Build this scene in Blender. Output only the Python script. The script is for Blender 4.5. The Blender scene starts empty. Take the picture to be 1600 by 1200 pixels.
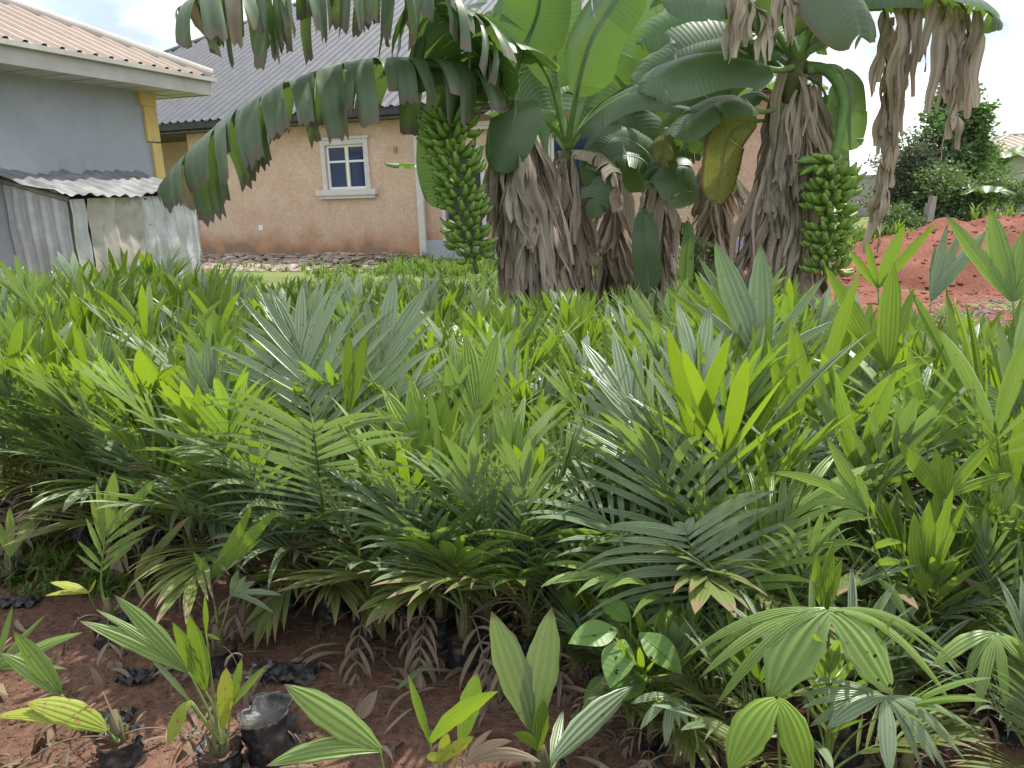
import bpy, math, random
from mathutils import Vector, Matrix, noise
R = random.Random(7)
V = Vector
PI = math.pi
C = bpy.context.scene.collection
sc = bpy.context.scene

# ---------------- camera, world, sun, exposure ----------------
PITCH = math.radians(14.25); ROLL = math.radians(-1.8); FPX = 1209.0
cam = bpy.data.cameras.new('camera'); camo = bpy.data.objects.new('camera', cam); C.objects.link(camo)
cam.sensor_width = 36; cam.lens = 36 * FPX / 1600; cam.clip_end = 3000; cam.clip_start = .05
CM = (Matrix.Rotation(PI/2 - PITCH, 4, 'X') @ Matrix.Rotation(ROLL, 4, 'Z'))
CM.translation = V((0, 0, 1.6)); camo.matrix_world = CM
sc.camera = camo
CR = CM.to_3x3(); CI = CR.inverted(); CO = V((0, 0, 1.6))
def ray(px, py): return CR @ V(((px-800)/FPX, -(py-600)/FPX, -1))
def at(px, py, Y):
    d = ray(px, py); return CO + d*(Y/d.y)
def gr(px, py, z=0):
    d = ray(px, py); return CO + d*((z-1.6)/d.z)
def proj(p):
    q = CI @ (V(p)-CO); return (800+FPX*q.x/-q.z, 600-FPX*q.y/-q.z)

SUN_EL, SUN_AZ = math.radians(63), math.radians(40)
w = bpy.data.worlds.new("World"); sc.world = w; w.use_nodes = True
nt = w.node_tree; N = nt.nodes; L = nt.links
for n in list(N): N.remove(n)
out = N.new('ShaderNodeOutputWorld'); bg = N.new('ShaderNodeBackground'); sky = N.new('ShaderNodeTexSky')
sky.sky_type = 'NISHITA'; sky.sun_disc = False; sky.sun_elevation = SUN_EL; sky.sun_rotation = SUN_AZ
sky.air_density = 1.3; sky.dust_density = 2.5
tc = N.new('ShaderNodeTexCoord'); mp = N.new('ShaderNodeMapping'); mp.inputs['Scale'].default_value = (1, 1, 2.6)
n1 = N.new('ShaderNodeTexNoise'); n1.inputs['Scale'].default_value = 3.2; n1.inputs['Detail'].default_value = 9; n1.inputs['Roughness'].default_value = .58
cr = N.new('ShaderNodeValToRGB'); cr.color_ramp.elements[0].position = .36; cr.color_ramp.elements[0].color = (.45, .45, .45, 1)
cr.color_ramp.elements[1].position = .56; cr.color_ramp.elements[1].color = (1, 1, 1, 1)
n2 = N.new('ShaderNodeTexNoise'); n2.inputs['Scale'].default_value = 5.5; n2.inputs['Detail'].default_value = 7
cr2 = N.new('ShaderNodeValToRGB'); cr2.color_ramp.elements[0].position = .40; cr2.color_ramp.elements[0].color = (2.9, 3.3, 4.0, 1)
cr2.color_ramp.elements[1].position = .6; cr2.color_ramp.elements[1].color = (7.4, 7.5, 7.6, 1)
mx = N.new('ShaderNodeMix'); mx.data_type = 'RGBA'; bg.inputs['Strength'].default_value = .15
L.new(tc.outputs['Generated'], mp.inputs[0]); L.new(mp.outputs[0], n1.inputs[0]); L.new(mp.outputs[0], n2.inputs[0])
L.new(n1.outputs[0], cr.inputs[0]); L.new(n2.outputs[0], cr2.inputs[0]); L.new(cr.outputs[0], mx.inputs[0])
L.new(sky.outputs[0], mx.inputs[6]); L.new(cr2.outputs[0], mx.inputs[7]); L.new(mx.outputs[2], bg.inputs[0]); L.new(bg.outputs[0], out.inputs[0])
sl = bpy.data.lights.new('sun', 'SUN'); so = bpy.data.objects.new('sun', sl); C.objects.link(so)
sl.energy = 3.7; sl.angle = math.radians(1.5); sl.color = (1, .955, .87)
sd = V((math.sin(SUN_AZ)*math.cos(SUN_EL), math.cos(SUN_AZ)*math.cos(SUN_EL), math.sin(SUN_EL)))
so.rotation_euler = sd.to_track_quat('Z', 'Y').to_euler()
sc.view_settings.view_transform = 'Standard'; sc.view_settings.look = 'None'; sc.view_settings.gamma = 1
sc.view_settings.exposure = 0.72
sc.cycles.max_bounces = 6; sc.cycles.transmission_bounces = 4; sc.cycles.diffuse_bounces = 3

# ---------------- materials ----------------
def nmat(name):
    m = bpy.data.materials.new(name); m.use_nodes = True
    t = m.node_tree; b = t.nodes['Principled BSDF']; return m, t, t.nodes, t.links, b
def ramp(n, stops):
    r = n.new('ShaderNodeValToRGB'); e = r.color_ramp.elements
    while len(e) > 1: e.remove(e[-1])
    for i, (p, c) in enumerate(stops):
        if i == 0: e[0].position = p; e[0].color = (*c, 1)
        else:
            x = e.new(p); x.color = (*c, 1)
    return r
def mixn(n, l, fac, a, b, mode='MIX'):
    x = n.new('ShaderNodeMix'); x.data_type = 'RGBA'; x.blend_type = mode
    for s, v in ((0, fac), (6, a), (7, b)):
        if hasattr(v, 'links') or hasattr(v, 'is_linked'): l.new(v, x.inputs[s])
        elif s == 0: x.inputs[0].default_value = v
        else: x.inputs[s].default_value = (*v, 1)
    return x.outputs[2]
def leafmat(name, ca, cb, tr, trf=.35, rough=.38, spec=.5, stripes=6, stripe_axis='X', tip=.9, brown=(.22, .15, .07), spots=.0, wave=.25, bump=.25, edge=False):
    m, t, n, l, b = nmat(name)
    at_ = n.new('ShaderNodeAttribute'); at_.attribute_name = 'tint'
    oi = n.new('ShaderNodeObjectInfo')
    nz = n.new('ShaderNodeTexNoise'); nz.inputs['Scale'].default_value = 9; nz.inputs['Detail'].default_value = 5
    g = n.new('ShaderNodeNewGeometry'); l.new(g.outputs['Position'], nz.inputs[0])
    ad = n.new('ShaderNodeMath'); ad.operation = 'MULTIPLY_ADD'; ad.inputs[1].default_value = .45; l.new(nz.outputs[0], ad.inputs[0]); 
    a2 = n.new('ShaderNodeMath'); a2.operation = 'MULTIPLY'; a2.inputs[1].default_value = .55; l.new(at_.outputs['Fac'], a2.inputs[0]); l.new(a2.outputs[0], ad.inputs[2])
    a3 = n.new('ShaderNodeMath'); a3.operation = 'MULTIPLY_ADD'; a3.inputs[1].default_value = .3; l.new(oi.outputs['Random'], a3.inputs[0]); l.new(ad.outputs[0], a3.inputs[2])
    a4 = n.new('ShaderNodeMath'); a4.operation = 'SUBTRACT'; a4.use_clamp = True; a4.inputs[1].default_value = .1; l.new(a3.outputs[0], a4.inputs[0])
    uv = n.new('ShaderNodeUVMap'); sp = n.new('ShaderNodeSeparateXYZ'); l.new(uv.outputs[0], sp.inputs[0])
    ax = 0 if stripe_axis == 'X' else 1
    sm = n.new('ShaderNodeMath'); sm.operation = 'MULTIPLY'; sm.inputs[1].default_value = stripes*2*PI; l.new(sp.outputs[ax], sm.inputs[0])
    sn = n.new('ShaderNodeMath'); sn.operation = 'SINE'; l.new(sm.outputs[0], sn.inputs[0])
    s2 = n.new('ShaderNodeMath'); s2.operation = 'MULTIPLY_ADD'; s2.inputs[1].default_value = .5; s2.inputs[2].default_value = .5; l.new(sn.outputs[0], s2.inputs[0])
    col = mixn(n, l, a4.outputs[0], ca, cb)
    # real vein lines
    sf = n.new('ShaderNodeMath'); sf.operation = 'MULTIPLY'; sf.inputs[1].default_value = wave; l.new(s2.outputs[0], sf.inputs[0])
    col = mixn(n, l, sf.outputs[0], col, tuple(c*1.7 for c in cb))
    # browned tips
    tn = n.new('ShaderNodeMath'); tn.operation = 'MULTIPLY_ADD'; tn.inputs[1].default_value = .22; l.new(nz.outputs[0], tn.inputs[0]); l.new(sp.outputs[1], tn.inputs[2])
    td = n.new('ShaderNodeMath'); td.operation = 'DIVIDE'; td.inputs[1].default_value = 1.3; l.new(tn.outputs[0], td.inputs[0])
    rp = ramp(n, [(0, (0, 0, 0)), (min(.98, (tip+.12)/1.3), (0, 0, 0)), (min(1, (tip+.2)/1.3), (1, 1, 1))]); l.new(td.outputs[0], rp.inputs[0])
    fac = rp.outputs[0]
    if spots:
        n3 = n.new('ShaderNodeTexNoise'); n3.inputs['Scale'].default_value = 55; n3.inputs['Detail'].default_value = 3; l.new(g.outputs['Position'], n3.inputs[0])
        r3 = ramp(n, [(0, (0, 0, 0)), (.62-spots, (0, 0, 0)), (.7-spots, (1, 1, 1))]); l.new(n3.outputs[0], r3.inputs[0])
        mm = n.new('ShaderNodeMath'); mm.operation = 'MAXIMUM'; l.new(r3.outputs[0], mm.inputs[0]); l.new(rp.outputs[0], mm.inputs[1]); fac = mm.outputs[0]
    col = mixn(n, l, fac, col, brown)
    l.new(col, b.inputs['Base Color']); b.inputs['Roughness'].default_value = rough; b.inputs['Specular IOR Level'].default_value = spec
    bp = n.new('ShaderNodeBump'); bp.inputs['Strength'].default_value = bump; bp.inputs['Distance'].default_value = .004
    l.new(s2.outputs[0], bp.inputs['Height']); l.new(bp.outputs[0], b.inputs['Normal'])
    ts = n.new('ShaderNodeBsdfTranslucent')
    tcol = mixn(n, l, a4.outputs[0], tuple(c*.75 for c in tr), tr); tcol = mixn(n, l, sf.outputs[0], tcol, tuple(c*.55 for c in tr)); tcol = mixn(n, l, fac, tcol, tuple(c*.6 for c in brown)); l.new(tcol, ts.inputs[0])
    ms = n.new('ShaderNodeMixShader'); ms.inputs[0].default_value = trf
    l.new(b.outputs[0], ms.inputs[1]); l.new(ts.outputs[0], ms.inputs[2]); l.new(ms.outputs[0], n['Material Output'].inputs[0])
    return m
def plain(name, c1, c2=None, scale=8, rough=.8, detail=6, bump=.3, bdist=.01, spec=.3, metal=0, stops=None):
    m, t, n, l, b = nmat(name)
    nz = n.new('ShaderNodeTexNoise'); nz.inputs['Scale'].default_value = scale; nz.inputs['Detail'].default_value = detail; nz.inputs['Roughness'].default_value = .6
    tc = n.new('ShaderNodeTexCoord'); l.new(tc.outputs['Object'], nz.inputs[0])
    r = ramp(n, stops or [(.3, c1), (.7, c2 or c1)]); l.new(nz.outputs[0], r.inputs[0]); l.new(r.outputs[0], b.inputs['Base Color'])
    b.inputs['Roughness'].default_value = rough; b.inputs['Specular IOR Level'].default_value = spec; b.inputs['Metallic'].default_value = metal
    if bump:
        bp = n.new('ShaderNodeBump'); bp.inputs['Strength'].default_value = bump; bp.inputs['Distance'].default_value = bdist
        l.new(nz.outputs[0], bp.inputs['Height']); l.new(bp.outputs[0], b.inputs['Normal'])
    return m
M = {}
M['mature'] = leafmat('palm_leaf_mature', (.08, .14, .05), (.28, .36, .21), (.32, .52, .06), .26, .34, .9, stripes=4, wave=.3, bump=.6, spots=-.03, brown=(.2, .17, .09))
M['mid'] = leafmat('palm_leaf_mid', (.09, .17, .03), (.26, .37, .10), (.38, .62, .04), .33, .38, .7, stripes=4, wave=.3, bump=.6, spots=-.02, brown=(.24, .19, .09))
M['new'] = leafmat('palm_leaf_new', (.10, .19, .025), (.22, .34, .05), (.42, .62, .03), .40, .42, .5, stripes=5, wave=.55, bump=.6, tip=1.0)
M['old'] = leafmat('palm_leaf_old', (.09, .15, .04), (.19, .22, .06), (.30, .34, .05), .25, .5, .4, stripes=4, tip=.74, spots=.03, brown=(.24, .18, .10))
M['yellow'] = leafmat('palm_leaf_yellow', (.20, .30, .04), (.38, .42, .06), (.5, .55, .05), .33, .5, .4, stripes=5, tip=.9, spots=.03, brown=(.35, .2, .06))
M['dead'] = leafmat('palm_leaf_dead', (.09, .065, .042), (.29, .225, .16), (.25, .18, .1), .12, .75, .2, stripes=3, tip=2, wave=.2)
M['petiole'] = plain('palm_petiole', (.12, .2, .05), (.2, .27, .08), 20, .5, bump=.1)
M['rachis_dark'] = plain('palm_rachis_dark', (.05, .06, .025), (.10, .12, .04), 20, .55, bump=.1)
M['stem'] = plain('palm_stem_sheath', (.07, .075, .03), (.2, .17, .09), 14, .8, bump=.5)
M['ban'] = leafmat('banana_leaf', (.05, .10, .045), (.11, .175, .085), (.22, .40, .05), .26, .40, .6, stripes=42, stripe_axis='X', tip=1.02, wave=.15, bump=.3, brown=(.2, .15, .08))
M['ban_light'] = leafmat('banana_leaf_pale', (.07, .14, .05), (.13, .22, .09), (.26, .46, .05), .30, .36, .6, stripes=36, stripe_axis='X', tip=1.03, wave=.22, bump=.35)
M['ban_torn'] = leafmat('banana_leaf_torn', (.06, .105, .05), (.12, .165, .095), (.2, .32, .06), .22, .42, .55, stripes=42, stripe_axis='X', tip=.84, wave=.18, bump=.3, brown=(.17, .14, .10))
M['ban_old'] = leafmat('banana_leaf_fading', (.10, .15, .04), (.24, .24, .06), (.4, .42, .05), .3, .5, .4, stripes=36, stripe_axis='X', tip=.8, wave=.2, spots=.04, brown=(.2, .12, .05))
M['ban_dry'] = leafmat('banana_leaf_dry', (.19, .15, .115), (.54, .45, .36), (.25, .18, .1), .12, .8, .15, stripes=30, stripe_axis='X', tip=2, wave=.2, bump=.5)
M['midrib'] = plain('banana_midrib', (.14, .24, .07), (.22, .33, .12), 9, .45, bump=.1)
M['midrib_dry'] = plain('banana_midrib_dry', (.17, .13, .09), (.3, .25, .18), 12, .8, bump=.4)
M['pstem'] = plain('banana_stem', None, None, 5, .65, bump=.5, stops=[(.3, (.06, .045, .03)), (.5, (.12, .13, .05)), (.65, (.17, .19, .08)), (.8, (.2, .15, .1))])
M['fruit'] = plain('banana_fruit_green', (.15, .27, .045), (.25, .39, .08), 18, .42, bump=.05, spec=.45)
M['stalk'] = plain('banana_stalk', (.10, .19, .05), (.17, .28, .08), 14, .5, bump=.2)
M['fruit_tip'] = plain('banana_fruit_tip', (.03, .025, .02), (.07, .05, .03), 30, .8)
M['bag'] = plain('black_polythene', None, None, 22, .42, bump=.6, bdist=.01, spec=.5, stops=[(.3, (.012, .012, .014)), (.56, (.03, .03, .032)), (.66, (.10, .065, .045)), (.8, (.17, .105, .075))])
def lm(name, base, v=1.3): return plain(name, tuple(c/v for c in base), tuple(c*v for c in base), 6, .5, bump=.2)

def soilmat(name, a, b2, c3):
    m, t, n, l, b = nmat(name)
    tc = n.new('ShaderNodeTexCoord')
    n1 = n.new('ShaderNodeTexNoise'); n1.inputs['Scale'].default_value = 1.3; n1.inputs['Detail'].default_value = 9
    n2 = n.new('ShaderNodeTexNoise'); n2.inputs['Scale'].default_value = 38; n2.inputs['Detail'].default_value = 6; n2.inputs['Roughness'].default_value = .7
    vo = n.new('ShaderNodeTexVoronoi'); vo.inputs['Scale'].default_value = 60
    for x in (n1, n2, vo): l.new(tc.outputs['Object'], x.inputs[0])
    r1 = ramp(n, [(.32, a), (.66, b2)]); l.new(n1.outputs[0], r1.inputs[0])
    r2 = ramp(n, [(.3, (.55, .55, .55)), (.62, (1.15, 1.15, 1.15))]); l.new(n2.outputs[0], r2.inputs[0])
    c = mixn(n, l, 1.0, r1.outputs[0], r2.outputs[0], 'MULTIPLY')
    r3 = ramp(n, [(0, (1, 1, 1)), (.08, (1, 1, 1)), (.13, (0, 0, 0))]); l.new(vo.outputs[0], r3.inputs[0])
    wn = n.new('ShaderNodeTexNoise'); wn.inputs['Scale'].default_value = 12; l.new(tc.outputs['Object'], wn.inputs[0])
    r4 = ramp(n, [(.5, (0, 0, 0)), (.58, (.8, .8, .8))]); l.new(wn.outputs[0], r4.inputs[0])
    mu = n.new('ShaderNodeMath'); mu.operation = 'MULTIPLY'; l.new(r3.outputs[0], mu.inputs[0]); l.new(r4.outputs[0], mu.inputs[1])
    c = mixn(n, l, mu.outputs[0], c, c3)
    l.new(c, b.inputs['Base Color']); b.inputs['Roughness'].default_value = .95; b.inputs['Specular IOR Level'].default_value = .15
    bp = n.new('ShaderNodeBump'); bp.inputs['Strength'].default_value = .9; bp.inputs['Distance'].default_value = .03
    l.new(n2.outputs[0], bp.inputs['Height']); l.new(bp.outputs[0], b.inputs['Normal'])
    return m
M['soil'] = soilmat('red_brown_soil', (.17, .092, .062), (.30, .172, .12), (.38, .3, .24))
M['mound'] = soilmat('red_laterite_soil', (.19, .075, .05), (.31, .13, .09), (.45, .26, .18))
M['grassy'] = plain('grassy_soil', None, None, 1.2, .95, bump=.4, stops=[(.35, (.10, .14, .04)), (.55, (.16, .2, .06)), (.7, (.22, .15, .09))])

# ---------------- mesh builder ----------------
class MB:
    def __init__(s): s.v = []; s.f = []; s.uv = []; s.t = []; s.m = []
    def vert(s, p, uv=(0, 0), tint=.5): s.v.append(tuple(p)); s.uv.append(uv); s.t.append(tint); return len(s.v)-1
    def face(s, idx, m=0): s.f.append(tuple(idx)); s.m.append(m)
    def grid(s, rows, m=0, closed=False):
        for a, b in zip(rows[:-1], rows[1:]):
            n = len(a)
            for i in range(n if closed else n-1):
                j = (i+1) % n; s.face((a[i], a[j], b[j], b[i]), m)
    def tube(s, pts, rad, n=6, m=0, cap=True, flat=1.0):
        rows = []; pr = V((0, 0, 1)); K = len(pts)
        for i, p in enumerate(pts):
            t = (pts[min(i+1, K-1)]-pts[max(i-1, 0)])
            if t.length < 1e-9: t = V((0, 0, 1))
            t.normalize()
            a = t.cross(V((.13, .99, .05)) if abs(t.y) < .9 else V((1, 0, 0))).normalized(); b = t.cross(a)
            r = rad[i] if isinstance(rad, (list, tuple)) else rad
            rows.append([s.vert(p+a*math.cos(2*PI*k/n)*r+b*math.sin(2*PI*k/n)*r*flat, (k/n, i/K)) for k in range(n)])
        s.grid(rows, m, True)
        if cap:
            s.face(rows[0][::-1], m); s.face(rows[-1], m)
    def punch(s, k, r, rnd):
        cs = [rnd.choice([f for f, m_ in zip(s.f, s.m) if m_ == 0]) for _ in range(k)]; cs = [(sum((V(s.v[i]) for i in f), V((0, 0, 0)))/len(f), r*rnd.uniform(.6, 1.3)) for f in cs]
        keep = [i for i, f in enumerate(s.f) if s.m[i] != 0 or all((sum((V(s.v[j]) for j in f), V((0, 0, 0)))/len(f)-c).length > q for c, q in cs)]
        s.f = [s.f[i] for i in keep]; s.m = [s.m[i] for i in keep]
    def box(s, a, b, M_=None, m=0):
        q = [V((x, y, z)) for x in (a[0], b[0]) for y in (a[1], b[1]) for z in (a[2], b[2])]
        if M_: q = [M_ @ p for p in q]
        i = [s.vert(p) for p in q]
        for f in ((0, 1, 3, 2), (4, 6, 7, 5), (0, 4, 5, 1), (2, 3, 7, 6), (0, 2, 6, 4), (1, 5, 7, 3)): s.face([i[k] for k in f], m)
    def mesh(s, name, mats, smooth=True):
        me = bpy.data.meshes.new(name); me.from_pydata(s.v, [], s.f)
        for x in mats: me.materials.append(x)
        me.polygons.foreach_set('material_index', s.m)
        me.polygons.foreach_set('use_smooth', [smooth]*len(s.f))
        ul = me.uv_layers.new(name='UVMap'); buf = []
        lv = [0]*len(me.loops); me.loops.foreach_get('vertex_index', lv)
        for i in lv: buf.extend(s.uv[i])
        ul.data.foreach_set('uv', buf)
        ca = me.attributes.new('tint', 'FLOAT', 'POINT'); ca.data.foreach_set('value', s.t)
        me.update(); return me
def obj(name, mb, mats, parent=None, smooth=True):
    if not isinstance(mats, (list, tuple)): mats = [mats]
    me = mb.mesh(name, mats, smooth) if isinstance(mb, MB) else mb
    o = bpy.data.objects.new(name, me); C.objects.link(o)
    if parent is not None: o.parent = parent
    return o
def tag(o, label=None, cat=None, group=None, kind=None):
    if label: o['label'] = label
    if cat: o['category'] = cat
    if group: o['group'] = group
    if kind: o['kind'] = kind
    return o
def thing(name, label, cat, loc=(0, 0, 0), rz=0, group=None):
    o = bpy.data.objects.new(name, None); C.objects.link(o); o.empty_display_size = .1
    o.location = loc; o.rotation_euler = (0, 0, rz); return tag(o, label, cat, group)
def copy_tree(o, parent=None):
    c = o.copy(); C.objects.link(c)
    if parent is not None: c.parent = parent
    for ch in kids.get(o.name, []): copy_tree(ch, c)
    return c
kids = {}
def catmull(P, n):
    out = []; K = len(P)
    for i in range(K-1):
        p0 = P[max(i-1, 0)]; p1 = P[i]; p2 = P[i+1]; p3 = P[min(i+2, K-1)]
        for k in range(n):
            t = k/n; out.append(.5*((2*p1)+(p2-p0)*t+(2*p0-5*p1+4*p2-p3)*t*t+(3*p1-p0-3*p2+p3)*t**3))
    out.append(P[-1].copy()); return out
def resample(pts, n):
    d = [0]
    for a, b in zip(pts[:-1], pts[1:]): d.append(d[-1]+(b-a).length)
    out = []; j = 0
    for i in range(n+1):
        s = d[-1]*i/n
        while j < len(d)-2 and d[j+1] < s: j += 1
        u = (s-d[j])/max(d[j+1]-d[j], 1e-9); out.append(pts[j].lerp(pts[j+1], u))
    return out, d[-1]
def bez(a, b, c, n=12): return [a*(1-t)**2+b*2*t*(1-t)+c*t*t for t in [i/n for i in range(n+1)]]

# ---------------- palm fronds ----------------
G = V((0, 0, -1))
def leaflet(mb, p, d, nrm, length, width, droop=.5, nc=2, nl=7, fold=.25, pleat=0, m=0, w0=.3, peak=.35, tint=.5, curl=0, blunt=2.0):
    d = d.normalized(); rows = []; st = length/nl
    nrm = (nrm-d*nrm.dot(d)).normalized()
    for i in range(nl+1):
        t = i/nl
        side = d.cross(nrm).normalized(); up = side.cross(d).normalized()
        wv = (w0+(1-w0)*math.sin(min(t/peak, 1)*PI/2)) if t < peak else max(0, 1-((t-peak)/(1-peak))**blunt)
        wv = max(wv, .03)*width/2
        row = []
        for k in range(nc+1):
            u = k/nc*2-1
            z = abs(u)*fold*wv
            if pleat: z += (1 if k % 2 else -1)*pleat*wv*(1-.4*t)
            row.append(mb.vert(p+side*u*wv+up*z, (k/nc, t), tint))
        rows.append(row)
        p = p+d*st
        g = droop/nl*(.25+2.25*t*t)
        d2 = (d+G*g*(1.0 if abs(d.z) < .97 else .5)+side*curl/nl).normalized()
        d = d2
        nrm = up
    mb.grid(rows, m)
def frond(rp, kind='pinnate', npairs=12, ll=.36, lw=.026, pet=.35, mats=('mature', 'petiole'), hint=None, droop=.5, lift=.18, rr=.006, ta=24, ba=72, termw=2.2, rnd=R, terml=.85, jit=1.0, wide=1.0):
    """rp: rachis polyline (crown to tip).  returns MB"""
    mb = MB(); pts, Lr = resample(rp, 16)
    tang = lambda t: (pts[min(16, int(t*16)+1)]-pts[max(0, int(t*16)-0 if int(t*16) < 16 else 15)]).normalized()
    pos = lambda t: pts[min(15, int(t*16))].lerp(pts[min(16, int(t*16)+1)], t*16-min(15, int(t*16)))
    if hint is None:
        o = V((pts[-1].x-pts[0].x, pts[-1].y-pts[0].y, 0))
        if o.length < 1e-4: o = V((0, -1, 0))
        hint = V((0, 0, 1))-o.normalized()*.9
    mb.tube(pts, [rr*(1.35-t/16*1.05) for t in range(17)], 4, 1, flat=.8)
    def fr(t):
        T = tang(t); n = (hint-T*hint.dot(T)).normalized(); s = T.cross(n).normalized(); return T, n, s
    if kind == 'bifid':
        T, n, s = fr(.99); p = pos(.985)
        for sg in (-1, 1):
            a = math.radians(ta+rnd.uniform(-4, 4))
            d = T*math.cos(a)+s*sg*math.sin(a)+n*.05
            side = s*math.cos(a)-T*sg*math.sin(a)
            leaflet(mb, p, d, n, ll*rnd.uniform(.93, 1.07), lw*.86, droop, 10, 12, .15, .3, 0, .3, .5, rnd.random(), rnd.uniform(-.12, .12), 2.5)
        if npairs:
            for i in range(npairs):
                t = .99-(i+1)*.05; p = pos(t); T, n, s = fr(t)
                for sg in (-1, 1):
                    a = math.radians(ta+16+14*i+rnd.uniform(-4, 4)); d = T*math.cos(a)+s*sg*math.sin(a)+n*.08
                    leaflet(mb, p, d, n, ll*(.95-.1*i), lw*.3, droop*1.1, 4, 9, .2, .06, 0, .3, .4, rnd.random(), 0)
        return mb
    for i in range(npairs):
        u = i/max(npairs-1, 1); t = pet+(1-pet)*u*.97
        for sg in (-1, 1):
            tt = min(.985, t+rnd.uniform(-.008, .008)); p = pos(tt); T, n, s = fr(tt)
            a = math.radians(ba+(ta-ba)*u**1.1+rnd.uniform(-5, 5)*jit)
            lf = lift+rnd.uniform(-.12, .12)*jit
            d = T*math.cos(a)+s*sg*math.sin(a)+n*lf
            prof = (.55+.45*math.sin(min(1, u/.45)*PI/2)) if u < .45 else 1-.28*((u-.45)/.55)
            leaflet(mb, p, d, n, ll*prof*rnd.uniform(.9, 1.08), lw*wide*rnd.uniform(.85, 1.15)*(.8+.5*u), droop*rnd.uniform(.6, 1.8), 2, 8, .35, 0, 0, .35, .38, rnd.random(), rnd.uniform(-.15, .15))
    T, n, s = fr(.99); p = pos(.99)
    for sg in (-1, 1):
        a = math.radians(ta*.62)
        leaflet(mb, p, T*math.cos(a)+s*sg*math.sin(a)+n*.05, n, ll*terml, lw*termw, droop*.8, 6, 8, .2, .1, 0, .25, .45, rnd.random(), 0)
    return mb
FM = lambda a, b='petiole': [M[a], M[b]]

def bag_mesh(rnd, r=.062, h=.135):
    mb = MB(); n = 32; rows = []; sd_ = V((rnd.uniform(0, 50), rnd.uniform(0, 50), 0))
    prof = [(0, .96), (.03, 1.1), (.12, 1.12), (.22, 1.02), (.32, 1.08), (.42, .99), (.52, 1.05), (.62, .96), (.72, 1.02), (.82, .94), (.9, 1.0), (1.0, 1.03), (1.07, 1.1), (1.02, .97), (.93, .9)]
    for z, k in prof:
        row = []
        for i in range(n):
            a = 2*PI*i/n; nz = noise.noise(V((math.cos(a)*2.2, math.sin(a)*2.2, z*3))+sd_)
            nf_ = noise.noise(V((math.cos(a)*5, math.sin(a)*5, z*7))+sd_); rr = r*k*(1+.26*nz+.20*nf_+.05*math.sin(9*a+z*4)+.07*abs(noise.noise(V((math.cos(a)*9, math.sin(a)*9, z*14))+sd_))); row.append(mb.vert((rr*math.cos(a), rr*math.sin(a), h*z+.012*nz)))
        rows.append(row)
    mb.grid(rows, 0, True)
    c = mb.vert((0, 0, h*.9))
    for i in range(n): mb.face((rows[-1][i], rows[-1][(i+1) % n], c), 1)
    return mb
def stem_mesh(rnd, h=.22, z0=.17, r=.022):
    mb = MB()
    mb.tube([V((0, 0, z0-.03)), V((0, 0, z0+.02)), V((.003, 0, z0+h*.5)), V((0, .004, z0+h))], [r*.9, r*1.35, r, r*.45], 8, 0)
    for k in range(4):
        a = rnd.uniform(0, 2*PI); q = V((math.cos(a), math.sin(a), 0))
        mb.tube([q*r*.8+V((0, 0, z0)), q*r*1.2+V((0, 0, z0+h*.35)), q*r*1.6+V((0, 0, z0+h*rnd.uniform(.5, .9)))], [r*.5, r*.4, r*.15], 5, 0)
    return mb

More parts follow.
